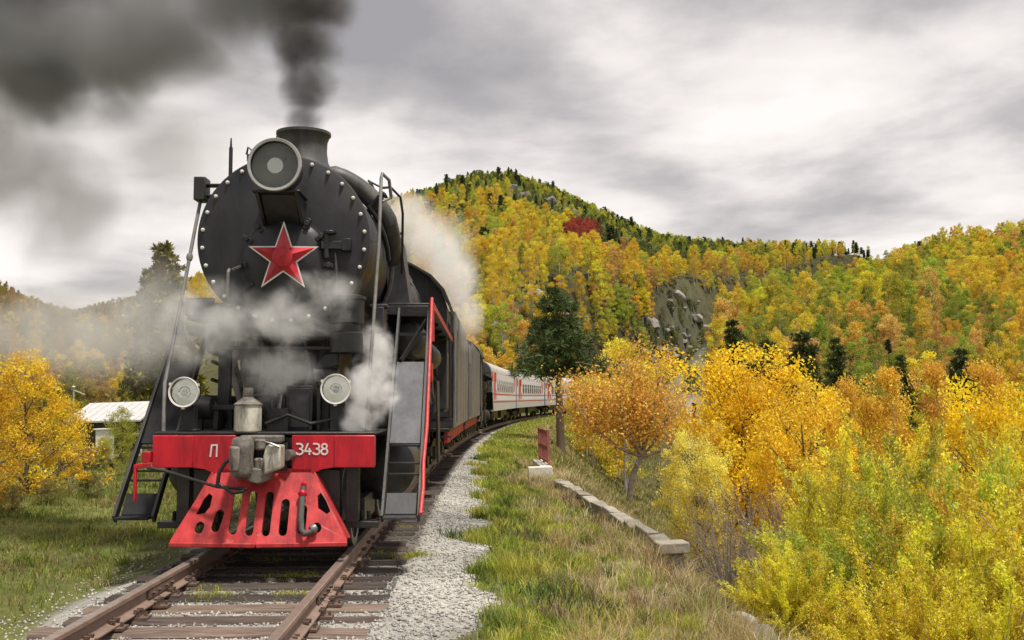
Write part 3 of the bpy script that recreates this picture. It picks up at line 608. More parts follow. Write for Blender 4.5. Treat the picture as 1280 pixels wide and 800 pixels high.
    b = MB(); o1 = star(1.10); b.prism_xz([(sx+x, sz+z) for x, z in o1], .50, .525); st = P(b, 'star', M_WHITE, L, 0, 0); st['label'] = 'red five pointed star with white border'
    b = MB(); q = star(.98); b.add([(sx+x, .499, sz+z) for x, z in q]+[(sx, .41, sz)], [(i, (i+1) % 10, 10) for i in range(10)]+[tuple(range(9, -1, -1))]); P(b, 'star_facets', M_RED, st, 0, 0)
    b = MB(); b.lathe([(.118, .462), (.118, .43), (.10, .42)], (sx, 0, sz), (0, 1, 0), 28); P(b, 'star_disc', M_RED, st, 0)
    b = MB(); b.bb(sx-.05, sx+.05, .524, .57, sz-.1, sz+.1); P(b, 'star_bracket', M_BLACK, st, 0)
    # headlight
    hl = lamp(L, XB+.01, .05, 4.325, .295, 'headlight', True)
    b = MB(); b.prism_yz([(.64, -.26), (.10, -.26), (.12, -.31), (.64, -.62)], -.24, -.20); b.prism_yz([(.64, -.26), (.10, -.26), (.12, -.31), (.64, -.62)], .20, .24); b.bb(-.27, .27, .08, .64, -.285, -.262); b.prism_yz([(.645, -.29), (.22, -.29), (.42, -.46), (.645, -.60)], -.198, .198); P(b, 'headlight_bracket_shade', M_BLACK, hl, .01)  # last prism fills the bracket black, standing in for shadow under the lamp
    b = MB(); b.tube([(-.26, .1, .17), (-.32, .1, .22), (-.34, .12, .14)], .013); b.cyl((.0, .1, .27), (.0, .1, .35), .01, n=6); b.box((-.3, .12, .1), (.06, .06, .08)); P(b, 'headlight_latch', M_BLACK, hl, 0)
    # chimney
    b = MB(); b.lathe([(.50, 4.40), (.47, 4.55), (.37, 4.62), (.315, 4.72), (.295, 4.86), (.30, 4.98), (.325, 5.05), (.345, 5.07), (.345, 5.105), (.325, 5.11), (.285, 5.09), (.27, 4.9)], (XB+.04, 1.72, 0), (0, 0, 1), 40); P(b, 'chimney', M_BOIL, L, 0)
    # boiler
    b = MB(); b.lathe([(.95, 2.95), (.95, 7.6), (1.02, 8.4), (1.02, 10.9)], (XB, 0, ZB), (0, 1, 0), 56); bl = P(b, 'boiler', M_BOIL, L, 0, 30)
    for y in (3.1, 4.4, 5.7, 7.0):
        b = MB(); b.lathe([(.952, -.04), (.966, -.04), (.966, .04), (.952, .04)], (XB, y, ZB), (0, 1, 0), 56, closed=True); P(b, 'boiler_band', M_GREYD, bl, 0)
    b = MB(); b.lathe([(.42, 4.35), (.42, 4.75), (.36, 4.88), (.15, 4.95), (.01, 4.96)], (XB, 4.9, 0), (0, 0, 1), 28); P(b, 'steam_dome', M_BOIL, L, 0)
    b = MB(); b.prism_yz([(5.6, 4.4), (5.6, 4.75), (5.8, 4.85), (6.9, 4.85), (7.1, 4.75), (7.1, 4.4)], XB-.32, XB+.32); P(b, 'sand_box', M_BOIL)
    # heavy pipe from the chimney saddle down the right flank
    def flank(r, a0, a1, n, y0, y1): return [(XB+math.cos(math.radians(a0+(a1-a0)*k/(n-1)))*r, y0+(y1-y0)*k/(n-1), ZB+math.sin(math.radians(a0+(a1-a0)*k/(n-1)))*r) for k in range(n)]
    b = MB(); b.tube([(XB+.1, 2.4, 4.66)]+flank(1.17, 72, 28, 10, 2.35, 2.55)+[(XB+1.06, 2.9, 3.95), (XB+1.05, 3.3, 3.7)], .13, 14); P(b, 'feed_pipe', M_BOIL, L, 0)
    b = MB(); b.tube(flank(1.06, 40, 0, 6, 2.2, 2.5), .03); b.cyl((XB+.78, 2.3, 4.15), (XB+.98, 2.2, 4.38), .05); b.lathe([(.01, -.02), (.07, 0), (.07, .03), (.02, .05)], (XB+1.0, 2.2, 4.40), (.6, 0, .7), 12); P(b, 'check_valve', M_BLACK, L, 0)
    b = MB()
    for k, (a0, r) in enumerate(((44, .035), (38, .028), (30, .022), (24, .03), (18, .022))):
        y = 3.0+.28*k; b.tube(flank(1.0+r, a0+14, -34, 12, y, y+.5+.06*k), r, 8)
    b.tube(flank(1.0, 30, 30, 5, 3.2, 9.5), .04); b.tube(flank(1.0, 18, 18, 5, 3.2, 10.5), .03); P(b, 'boiler_pipes', M_STEAMPIPE, L, 0)
    # small iron ladder and guard rail on the right shoulder
    b = MB()
    for o in (0, .26): b.tube([(1.02, 3.35+o, 3.95), (.98, 2.95+o, 4.35), (.86, 2.6+o, 4.62)], .018, 6)
    for t in (.15, .38, .6, .85): b.tube([(1.02-.08*t-.06*t*t, 3.35-.7*t, 3.95+.6*t), (1.02-.08*t-.06*t*t, 3.61-.7*t, 3.95+.6*t)], .014, 6)
    b.tube([(1.0, 2.6, 4.58), (1.10, 2.75, 4.62), (1.22, 2.95, 4.52), (1.25, 3.0, 4.3), (1.24, 3.1, 3.9), (1.22, 3.3, 3.5)], .018, 6); b.tube([(.86, 2.6, 4.62), (.8, 2.7, 4.7), (.95, 2.7, 4.62)], .015, 6); P(b, 'boiler_ladder', M_BLACK, L, 0)
    # box on the right shoulder standing on the running board
    b = MB(); b.prism_xz([(1.0, 3.08), (1.32, 3.08), (1.18, 4.06), (.96, 4.06)], 3.55, 4.4); P(b, 'shoulder_box', M_GREYD, L, .015)
    b = MB(); b.cyl((.62, 9.6, 4.5), (.62, 9.6, 5.02), .022, n=8); b.lathe([(.02, 0), (.11, .02), (.11, .05), (.03, .07)], (.62, 9.6, 5.02), (0, 0, 1), 14); b.lathe([(.02, 0), (.07, .02), (.02, .04)], (.62, 9.6, 4.85), (0, 0, 1), 12); b.tube([(.62, 9.6, 4.85), (.70, 9.6, 4.8), (.72, 9.6, 4.45)], .008, 6); P(b, 'whistle', M_BLACK, L, 0)
    # left horn box, whip aerial, tall handrails
    b = MB(); b.bb(-1.06, -.92, .86, 1.10, 4.08, 4.36); b.bb(-.92, -.60, .92, 1.06, 4.13, 4.16); b.bb(-.92, -.60, .92, 1.06, 4.26, 4.29); b.bb(-.64, -.58, .92, 1.06, 4.16, 4.26); P(b, 'marker_bracket', M_BLACK, L, .012)
    b = MB(); b.cyl((-.72, 1.25, 4.18), (-.72, 1.25, 4.80), .024, n=8); b.cyl((-.72, 1.25, 4.80), (-.72, 1.25, 4.92), .016, .008, n=8); P(b, 'aerial', M_BLACK, L, 0)
    b = MB(); b.tube([(-1.00, .98, 4.12), (-1.09, .60, 2.9), (-1.16, .35, 2.05), (-1.15, .22, 1.9), (-1.14, .18, 1.37)], .021, 10); b.lathe([(.03, -.04), (.04, 0), (.03, .04)], (-1.055, .75, 3.38), (0, .2, 1), 10); P(b, 'handrail', M_STEAMPIPE, L, 0)
    b = MB(); b.tube([(1.24, 1.3, 4.20), (1.22, 1.22, 4.40), (1.14, 1.15, 4.47), (1.135, 1.1, 4.40), (1.13, .95, 3.6), (1.11, .7, 2.8), (1.09, .45, 2.0), (1.08, .3, 1.37)], .021, 10); b.tube([(1.24, 1.3, 4.2), (1.14, 1.2, 4.13)], .018, 8); b.bar((.98, 1.0, 3.62), (1.14, .96, 3.62), .03, .03); P(b, 'handrail', M_STEAMPIPE, L, 0)
    # air pump right of the smokebox, brackets
    b = MB(); b.lathe([(.12, 2.24), (.19, 2.26), (.19, 2.48), (.16, 2.50), (.16, 2.58), (.20, 2.60), (.20, 2.86), (.22, 2.875), (.22, 2.905), (.14, 2.93)], (.80, .62, 0), (0, 0, 1), 28); b.bb(.74, .90, .7, 1.2, 2.35, 2.8); P(b, 'air_pump', M_OILY, L, 0)
    b = MB(); b.bb(-1.12, -.78, .95, 1.9, 2.66, 2.84); b.bb(-1.4, -1.1, 1.9, 2.6, 2.60, 2.66); b.bb(-1.13, -.80, .90, .95, 2.70, 2.92); P(b, 'left_bracket', M_BLACK)
    b = MB(); b.bb(1.02, 1.16, 1.3, 1.7, 2.55, 2.85); b.bb(.98, 1.2, 1.35, 1.6, 2.85, 2.89); b.tube([(1.09, 1.4, 2.6), (1.09, 1.4, 2.2), (1.1, 1.6, 1.7)], .035); b.bb(1.0, 1.18, 1.4, 1.7, 2.3, 2.45); b.lathe([(.1, 0), (.1, .2)], (1.08, 1.3, 2.0), (0, 1, 0), 14); P(b, 'lubricator', M_GREYD)
    # running boards
    for s in (-1, 1):
        b = MB(); b.bb(*sorted((s*.9, s*1.68)), 2.62, 10.85, 2.985, 3.02); b.bb(*sorted((s*.9, s*1.66)), 2.62, 2.68, 2.86, 2.985); b.bb(*sorted((s*1.0, s*1.06)), 2.64, 2.7, 1.4, 2.98)
        for y in (4.2, 5.9, 7.6, 9.3): b.prism_xz([(s*.95, 2.98), (s*1.62, 2.98), (s*1.62, 2.93), (s*.95, 2.65)], y, y+.03)
        rb = P(b, 'running_board', M_OILY)
        b = MB(); b.bb(*sorted((s*1.682, s*1.70)), 2.60, 10.85, 2.955, 3.045); P(b, 'board_edge', M_REDRAIL if s > 0 else M_OILY, rb, .003)
    # front stairs
    for s in (-1, 1):
        S = empty('front_stairs'); S.parent = L; xi, xo = 1.26, 1.665
        yl = lambda z: .30+(z-.42)*.945
        for x in (xi, xo+.02 if s < 0 else xo): b = MB(); b.bar((s*x*1.0, yl(.40), .40), (s*x*.985, yl(2.98), 2.98), .035, .11, up=(0, -1, 1)); P(b, 'stringer', M_BLACK, S, .004)
        b = MB(); b.bar((s*(xi+xo)/2, yl(1.20)+.01, 1.20), (s*(xi+xo)/2, yl(2.20)+.01, 2.20), xo-xi-.02, .018, up=(0, -1, 1)); P(b, 'plate', M_GREY if s > 0 else M_GREYSHADE, S, .003)
        for z in ((.42, .86, .98, 1.18) if s > 0 else (.42, .80, .90, 1.16)):
            b = MB(); dp = .30 if z < .5 else .07
            b.box((s*(xi+xo)/2, yl(z)+.03-(.05 if z < .5 else 0), z), (xo-xi-.04, dp, .028))
            if z < .5: b.bar((s*(xi+xo)/2, yl(.44)+.05, .44), (s*(xi+xo)/2, yl(.66)+.03, .66), xo-xi-.05, .014, up=(0, -1, 1))
            P(b, 'step', (M_GREYD if s > 0 else M_GREYSHADE) if z < .5 else M_BLACK, S, .004)
        b = MB()
        for z in (2.58, 2.86): b.bar((s*xi, yl(z), z), (s*xo, yl(z), z), .04, .04)
        b.bar((s*(xi+.06), yl(2.2), 2.22), (s*(xo-.05), yl(2.75), 2.78), .03, .05); P(b, 'cross_bars', M_BLACK, S, 0)
        b = MB()
        if s > 0: b.tube([(1.69, .22, .46), (1.70, .5, .72), (1.688, .75, 1.0), (1.70, 1.2, 1.4), (1.685, 2.0, 2.25), (1.68, 2.58, 3.05), (1.68, 2.62, 3.08)], .024, 10); b.bar((1.68, 2.62, 3.02), (1.69, 2.60, 2.5), .04, .06)
        if s > 0: P(b, 'stair_rail', M_REDRAIL, S, 0)
    # cylinders and motion
    for s in (-1, 1):
        b = MB(); b.lathe([(.10, 1.55), (.30, 1.6), (.36, 1.66), (.40, 1.70), (.40, 2.95), (.36, 3.0), (.12, 3.05)], (s*1.13, 0, .88), (0, 1, 0), 32); b.lathe([(.08, 1.5), (.24, 1.56), (.26, 1.62), (.26, 3.1), (.1, 3.2)], (s*1.08, 0, 1.52), (0, 1, 0), 28); b.bb(*sorted((s*.75, s*1.25)), 1.7, 2.95, .9, 1.6); P(b, 'cylinder', M_OILY, L, 0)
        b = MB(); b.bb(s*1.16-.05, s*1.16+.05, 3.05, 5.0, 1.08, 1.16); b.bb(s*1.16-.05, s*1.16+.05, 3.05, 5.0, .62, .70); b.bb(s*1.16-.09, s*1.16+.09, 4.0, 4.5, .68, 1.1); b.cyl((s*1.16, 3.0, .88), (s*1.16, 4.1, .88), .05)
        b.bar((s*1.18, 4.3, .88), (s*1.2, 7.8, .72), .07, .16); b.bar((s*1.05, 4.3, .72), (s*1.05, 11.3, .72), .06, .13); P(b, 'rods', M_STEEL, L, .006)
        b = MB(); b.prism_yz([(4.6, 2.25), (4.75, 2.3), (5.0, 2.05), (5.3, 2.35), (5.4, 2.3), (5.15, 1.9), (5.15, 1.2), (5.25, .55), (5.0, .5), (4.9, 1.3), (4.85, 1.85)], s*1.42-.03, s*1.42+.03); P(b, 'motion_bracket', M_GREYD, L, .01)
        b = MB(); b.prism_yz([(8.6, 2.1), (9.7, 2.1), (10.2, .5), (9.6, .5)], s*1.46-.02, s*1.46+.02); b.bb(*sorted((s*.6, s*1.45)), 8.7, 9.6, 1.5, 2.1); P(b, 'side_sheet', M_GREYD, L, .01)
        b = MB(); b.lathe([(.05, 3.1), (.2, 3.15), (.25, 3.25), (.25, 4.75), (.2, 4.85), (.05, 4.9)], (s*1.32, 0, 2.58), (0, 1, 0), 24); P(b, 'air_tank', M_BOIL, L, 0)
        b = MB(); b.lathe([(.05, 6.1), (.18, 6.15), (.22, 6.25), (.22, 8.2), (.18, 8.3), (.05, 8.35)], (s*1.36, 0, 2.5), (0, 1, 0), 24); P(b, 'air_tank', M_BOIL, L, 0)
        b = MB()
        for y, z in ((5.3, 2.4), (5.7, 2.2), (6.4, 1.9), (7.4, 2.0), (8.8, 2.5)): b.box((s*1.3, y, z), (.3, .25, .3)); b.tube([(s*1.4, y, z), (s*1.45, y+.3, z-.3), (s*1.4, y+.6, z+.35)], .03); b.lathe([(.1, 0), (.1, .25)], (s*1.35, y+.3, z-.1), (0, 0, 1), 12)
        for z in (1.7, 1.95, 2.2): b.tube([(s*1.38, 3.2, z+.3), (s*1.42, 5., z+.2), (s*1.4, 8., z), (s*1.35, 10.6, z-.1)], .028)
        P(b, 'side_fittings', M_OILY, L, 0)
        for y in (4.3, 6.05, 7.8, 9.55, 11.3): wheel(L, s*.80, y, .72, 14, s)
        wheel(L, s*.80, 1.15, .46, 10, s)
        b = MB(); b.bb(*sorted((s*.93, s*1.03)), .62, 1.7, .34, .60); b.bb(*sorted((s*.82, s*1.22)), .30, .55, .30, .37); b.bb(*sorted((s*.86, s*1.0)), .25, .42, .37, .98); b.bb(*sorted((s*.58, s*.80)), .2, .4, .35, .95)
        for k in range(4): b.cyl((s*(.85+.08*k), .5, .37), (s*(.85+.08*k), .5, .47), .025, n=6)
        P(b, 'guard_iron', M_OILY, L, .006)
    b = MB(); b.bb(1.38, 1.56, 5.1, 5.5, 2.02, 2.3); P(b, 'red_oil_box', M_RED, L, .01)
    # cab
    hw = 1.58
    roofp = [(-hw, 3.72), (-hw+.12, 4.02), (-hw+.38, 4.32), (-.8, 4.56), (-.4, 4.70), (0, 4.75), (.4, 4.70), (.8, 4.56), (hw-.38, 4.32), (hw-.12, 4.02), (hw, 3.72)]
    b = MB(); wins = [[(s*1.1, 3.35), (s*1.4, 3.35), (s*1.4, 3.75), (s*1.1, 3.8)] for s in (-1, 1)]
    b.plate([(-hw, 1.55), (hw, 1.55)]+roofp[::-1], wins, lambda u, v, w: (u, 10.85+w, v), .04); cb = P(b, 'cab_front', M_GREYD, L, 0)
    for s in (-1, 1):
        b = MB(); b.plate([(10.9, 1.55), (13.35, 1.55), (13.35, 3.72), (10.9, 3.72)], [[(11.4, 2.75), (12.1, 2.75), (12.1, 3.45), (11.4, 3.45)], [(12.2, 2.75), (12.9, 2.75), (12.9, 3.45), (12.2, 3.45)]], lambda u, v, w, s=s: (s*(hw-.04)+s*w, u, v), .035); P(b, 'cab_side', M_GREYD, L, 0)
        b = MB(); b.tube([(s*(hw+.06), 10.95, 1.3), (s*(hw+.06), 10.95, 3.3)], .018); b.tube([(s*(hw+.06), 13.3, 1.3), (s*(hw+.06), 13.3, 3.3)], .018)
        for z in (.5, .9, 1.3): b.box((s*(hw-.1), 12.9, z), (.3, .5, .03))
        b.bb(s*(hw-.25)-.02, s*(hw-.25)+.02, 12.6, 13.2, .45, 1.55); b.bb(*sorted((s*(hw-.3), s*(hw+.07))), 10.93, 10.97, 1.28, 1.34); b.bb(*sorted((s*(hw-.3), s*(hw+.07))), 13.28, 13.32, 1.28, 1.34); b.bb(s*(hw-.25)-.02, s*(hw-.25)+.02, 10.9, 13.3, 1.3, 1.36); P(b, 'cab_steps', M_BLACK, L, 0)
        b = MB(); b.plate([(s*1.1, 3.35), (s*1.4, 3.35), (s*1.4, 3.75), (s*1.1, 3.8)], [], lambda u, v, w: (u, 10.865+w, v), .01); P(b, 'cab_window', M_GLASSD, L, 0)
    outer = [(x*1.05, z+.03) for x, z in roofp]; inner = [(x*1.02, z-.01) for x, z in roofp]
    b = MB(); b.prism_xz(outer+inner[::-1], 10.6, 13.75); P(b, 'cab_roof', M_OILY, L, 0)
    b = MB(); b.bb(-hw+.05, hw-.05, 10.9, 13.5, 1.48, 1.54); b.bb(-1.1, 1.1, 12.9, 13.5, .75, 1.48); P(b, 'cab_floor', M_OILY)
    return L
loco = make_loco()
TRK = lambda Y: float(cx(Y))
loco.location = (-2.775, 11.75, 0.0); loco.rotation_euler = (0, BANK, .0262)
tag(loco, 'black steam locomotive with red star, round headlight and red cowcatcher, smoke from its chimney', 'locomotive')

# ------------------------------------------------------------------ tender (local y 0 = front end)
def bogie(par, y, r=.46, wb=1.8, n=2, m=M_OILY):
    b = MB()
    for s in (-1, 1):
        b.prism_yz([(y-wb*.75, .62), (y-wb*.45, .78), (y+wb*.45, .78), (y+wb*.75, .62), (y+wb*.75, .42), (y+wb*.4, .34), (y-wb*.4, .34), (y-wb*.75, .42)], s*1.02-.05, s*1.02+.05)
        for k in range(n):
            yy = y-wb/2+wb*k/(n-1); b.box((s*1.08, yy, r), (.12, .3, .3)); b.lathe([(r, -.06), (r, .06), (r+.03, .07), (r+.03, .1)], (s*.80, yy, r), (-s, 0, 0), 22)
        for q in (-.25, 0, .25): b.cyl((s*1.05, y+q, .40), (s*1.05, y+q, .72), .09, n=10)
    b.bb(-.95, .95, y-.18, y+.18, .55, .85); return b.build('bogie', m, par, 40)
def make_tender():
    Tn = empty('tender'); P = lambda b, n, m, par=Tn, bv=.008, sm=40: b.build(n, m, par, sm, bv); Lt = 11.3
    b = MB(); b.bb(-1.5, 1.5, .1, Lt-.1, .98, 1.06); P(b, 'floor', M_OILY)
    for s in (-1, 1):
        b = MB(); b.bb(s*1.42-.05, s*1.42+.05, .15, Lt-.15, .72, .98); P(b, 'side_frame', M_REDF)
        b = MB(); b.bb(s*1.60-.02, s*1.60+.02, .3, 8.9, 1.07, 3.86); P(b, 'side_panel', M_TENDER, Tn, .006)
        b = MB(); b.bb(s*1.60-.02, s*1.60+.02, 9.35, Lt-.1, 1.07, 3.70); P(b, 'side_panel', M_TENDER, Tn, .006)
        b = MB(); b.bb(s*1.57-.02, s*1.57+.02, 8.9, 9.35, 1.07, 3.6); P(b, 'corner_recess', M_BLACK)
        for k in range(5): 
            b = MB(); b.bb(s*1.622-.004, s*1.622+.004, .6+k*1.9, .66+k*1.9, 1.1, 3.8); P(b, 'side_seam', M_TENDER, Tn, 0)
        b = MB(); b.tube([(s*1.68, .28, 1.2), (s*1.68, .28, 3.4)], .02); b.tube([(s*1.68, Lt-.15, 1.2), (s*1.68, Lt-.15, 3.0)], .02); P(b, 'grab_rail', M_STEAMPIPE, Tn, 0)
    b = MB(); b.bb(-1.58, 1.58, .28, .32, 1.07, 3.86); P(b, 'end_wall', M_GREYD); b = MB(); b.bb(-1.58, 1.58, Lt-.14, Lt-.1, 1.07, 3.70); P(b, 'end_wall', M_GREYD)
    b = MB(); b.prism_xz([(-1.55, 3.3), (1.55, 3.3), (1.2, 3.7), (.5, 3.95), (-.5, 3.95), (-1.2, 3.7)], .4, Lt-.2); P(b, 'coal_bunker', M_OILY)
    b = MB(); b.bb(-1.5, 1.5, Lt-.1, Lt+.1, .85, 1.2); b.bb(-.2, .2, Lt+.1, Lt+.45, .9, 1.2); b.bb(-.2, .2, -.3, .1, .9, 1.2); P(b, 'rear_beam', M_BLACK)
    bogie(Tn, 2.4, n=3, wb=3.0); bogie(Tn, 8.7, n=3, wb=3.0); return Tn
def place(o, s0, length, p0, p1, front_sign=1):
    """stand a vehicle on the line: s0 = distance along the track of its local y=0; p0,p1 = local y of its two pivots"""
    a = along(s0+p0); b = along(s0+p1) if front_sign > 0 else None
    th = math.atan2(-(b.x-a.x), b.y-a.y); c = Vector((-math.sin(th), math.cos(th), 0))
    o.location = a-c*p0; o.rotation_euler = (0, BANK, th)
_ys = np.linspace(0, 260, 5201); _xs = cx(_ys); _sl = np.concatenate([[0], np.cumsum(np.hypot(np.diff(_xs), np.diff(_ys)))])
def along(s): return Vector((float(np.interp(s, _sl, _xs)), float(np.interp(s, _sl, _ys)), 0))
def s_of(Y): return float(np.interp(Y, _ys, _sl))
tender = make_tender(); S_T = s_of(25.45); place(tender, S_T, 11.3, 2.4, 8.7)
tag(tender, 'grey riveted tender with red frame coupled behind the smoking locomotive', 'tender')
# a second engine runs tender first behind it
t2 = copy_tree(tender); place(t2, S_T+12.3, 11.3, 2.4, 8.7); t2.location = along(S_T+12.3+11.3)+Vector((0, 0, 0)); a_ = along(S_T+12.3+2.6); b_ = along(S_T+12.3+8.9); th_ = math.atan2(-(b_.x-a_.x), b_.y-a_.y)
t2.rotation_euler = (0, -BANK, th_+math.pi); tag(t2, 'weathered tender of the second engine, farther from the smoking chimney', 'tender')
l2 = copy_tree(loco); S_L2 = S_T+12.3+11.3+13.75; l2.location = along(S_L2); a_ = along(S_L2-4.3); b_ = along(S_L2-11.3); th_ = math.atan2(-(a_.x-b_.x), a_.y-b_.y); l2.rotation_euler = (0, -BANK, th_+math.pi)
tag(l2, 'second black steam engine between its tender and the first coach', 'locomotive')

# ------------------------------------------------------------------ passenger coaches
def make_coach():
    C = empty('passenger_coach'); P = lambda b, n, m, par=C, bv=.0, sm=40: b.build(n, m, par, sm, bv); Lc = 23.6; hw = 1.55
    b = MB(); b.bb(-hw, hw, 0.02, Lc-.02, 1.75, 3.42); P(b, 'body', M_COACH)
    b = MB(); b.bb(-hw-.005, hw+.005, 0.01, Lc-.01, 1.08, 1.748); P(b, 'lower_body', M_COACHLOW)
    rp = [(hw*math.cos(a)*1.0, 3.42+.86*math.sin(a)**.9) for a in np.linspace(0, math.pi, 17)]
    b = MB(); b.prism_xz(rp, -.02, Lc+.02); P(b, 'roof', M_COACHROOF, C, 0, 50)
    for y in (-.06, Lc+.0):
        b = MB(); b.bb(-hw+.02, hw-.02, y, y+.06, 1.1, 3.4); P(b, 'end_wall', M_COACHEND)
        b = MB(); b.prism_xz([(x*.97, z-.03) for x, z in rp], y-.01, y+.05); P(b, 'end_arch', M_COACHEND)
        b = MB(); b.bb(-.5, .5, y-.3 if y < 0 else y+.03, y+.03 if y < 0 else y+.35, 1.2, 3.3); P(b, 'gangway', M_COACHEND)
    for s in (-1, 1):
        for k in range(9):
            y = 4.1+k*1.86; b = MB(); b.bb(s*(hw+.012)-.012, s*(hw+.012)+.012, y, y+1.1, 2.32, 3.06); w = P(b, 'window', M_GLASSD)
            b = MB(); b.bb(s*(hw+.028)-.006, s*(hw+.028)+.006, y+.0, y+1.1, 2.78, 2.82); b.bb(s*(hw+.028)-.006, s*(hw+.028)+.006, y-.05, y, 2.28, 3.10); b.bb(s*(hw+.028)-.006, s*(hw+.028)+.006, y+1.1, y+1.15, 2.28, 3.10); P(b, 'window_frame', M_WHITE, w)
        q = .58
        for (yy, zz_) in ((.15, 2.9), (1.55, 2.9), (2.1, 2.35), (1.55, 1.8), (2.65, 2.9), (2.65, 1.8), (2.1, 2.9), (1.55, 2.35), (20.6, 2.9), (21.2, 2.35), (21.8, 2.9)):
            b = MB(); b.bb(s*(hw+.009)-.006, s*(hw+.009)+.006, yy, yy+q, zz_, zz_+q*.95); P(b, 'red_square', M_COACHRED)
        for z in (1.62, 2.1):
            b = MB(); b.bb(s*(hw+.012)-.004, s*(hw+.012)+.004, .05, Lc-.05, z, z+.06); P(b, 'red_stripe', M_COACHRED)
        b = MB(); b.bb(s*(hw+.01)-.006, s*(hw+.01)+.006, .75, 1.45, 1.3, 3.3); P(b, 'door', M_COACHLOW)
    b = MB(); b.bb(-1.2, 1.2, 4.5, 9.0, .55, 1.07); b.bb(-1.3, 1.3, 10.5, 13.5, .5, 1.07); b.bb(-1.1, 1.1, 14.5, 18.8, .6, 1.07); P(b, 'underframe_boxes', M_OILY)
    bogie(C, 3.0, wb=2.4); bogie(C, Lc-3.0, wb=2.4)
    b = MB()
    for k in range(5): b.lathe([(.25, 4.26), (.25, 4.36), (.05, 4.42)], (0, 2.5+k*4.6, 0), (0, 0, 1), 14)
    P(b, 'roof_vents', M_GREYD); return C
coach = make_coach(); S_C = S_L2+1.5
names = ['pale grey passenger coach with red squares, coupled to the black engines', 'pale grey red squared coach, second behind the engines', 'pale grey red squared coach, third behind the engines, screened by the pine', 'last pale grey coach of the train, deep behind the trees']
for k in range(4):
    c = coach if k == 0 else copy_tree(coach); place(c, S_C+k*24.6, 23.6, 3.0, 20.6); tag(c, names[k], 'railway coach', 'coaches of the train')
# ------------------------------------------------------------------ vegetation: meshes grown from limbs and leaf-sized faces
def tube_np(P, R, n=5):
    P = np.asarray(P, float); R = np.asarray(R, float); k = len(P); T_ = np.gradient(P, axis=0); T_ /= np.linalg.norm(T_, axis=1)[:, None]+1e-9
    ref = np.array([.31, .87, .12]); u = np.cross(T_, ref); u /= np.linalg.norm(u, axis=1)[:, None]+1e-9; w = np.cross(T_, u)
    th = np.arange(n)*2*math.pi/n; V = P[:, None]+R[:, None, None]*(u[:, None]*np.cos(th)[None, :, None]+w[:, None]*np.sin(th)[None, :, None])
    i = np.arange(k-1)[:, None]*n; j = np.arange(n)[None]; Fq = np.stack([i+j, i+(j+1) % n, i+n+(j+1) % n, i+n+j], -1).reshape(-1, 4)
    return V.reshape(-1, 3), Fq
class Acc:
    def __init__(s): s.V = []; s.F = []; s.a = []; s.n = 0
    def add(s, V, Fq, a=None):
        s.V.append(V); s.F.append(Fq+s.n); s.n += len(V); s.a.append(np.full(len(Fq), .5) if a is None else a)
    def mesh(s, name, m): return np_mesh(name, np.concatenate(s.V), np.concatenate(s.F), m, face_attr=np.concatenate(s.a))
def leaves_np(C, size, aspect, r, dirs=None, vmean=.5, vsd=.22, v=None, droop=0):
    n = len(C); t = r.normal(size=(n, 3)) if dirs is None else dirs+r.normal(size=(n, 3))*.45
    t[:, 2] -= droop; t /= np.linalg.norm(t, axis=1)[:, None]; q = np.cross(t, r.normal(size=(n, 3))); q /= np.linalg.norm(q, axis=1)[:, None]+1e-9
    s = size*r.uniform(.65, 1.35, n); u = t*(s/2)[:, None]; w = q*(s*aspect/2)[:, None]
    V = np.stack([C-u, C+w-u*.15, C+u, C-w-u*.15], 1).reshape(-1, 3); Fq = np.arange(n*4).reshape(n, 4)
    return V, Fq, np.clip(r.normal(vmean, vsd, n) if v is None else v+r.normal(0, vsd, n), 0, 1)
def bez(a, b, c, n): t = np.linspace(0, 1, n)[:, None]; return (1-t)**2*a+2*t*(1-t)*b+t*t*c
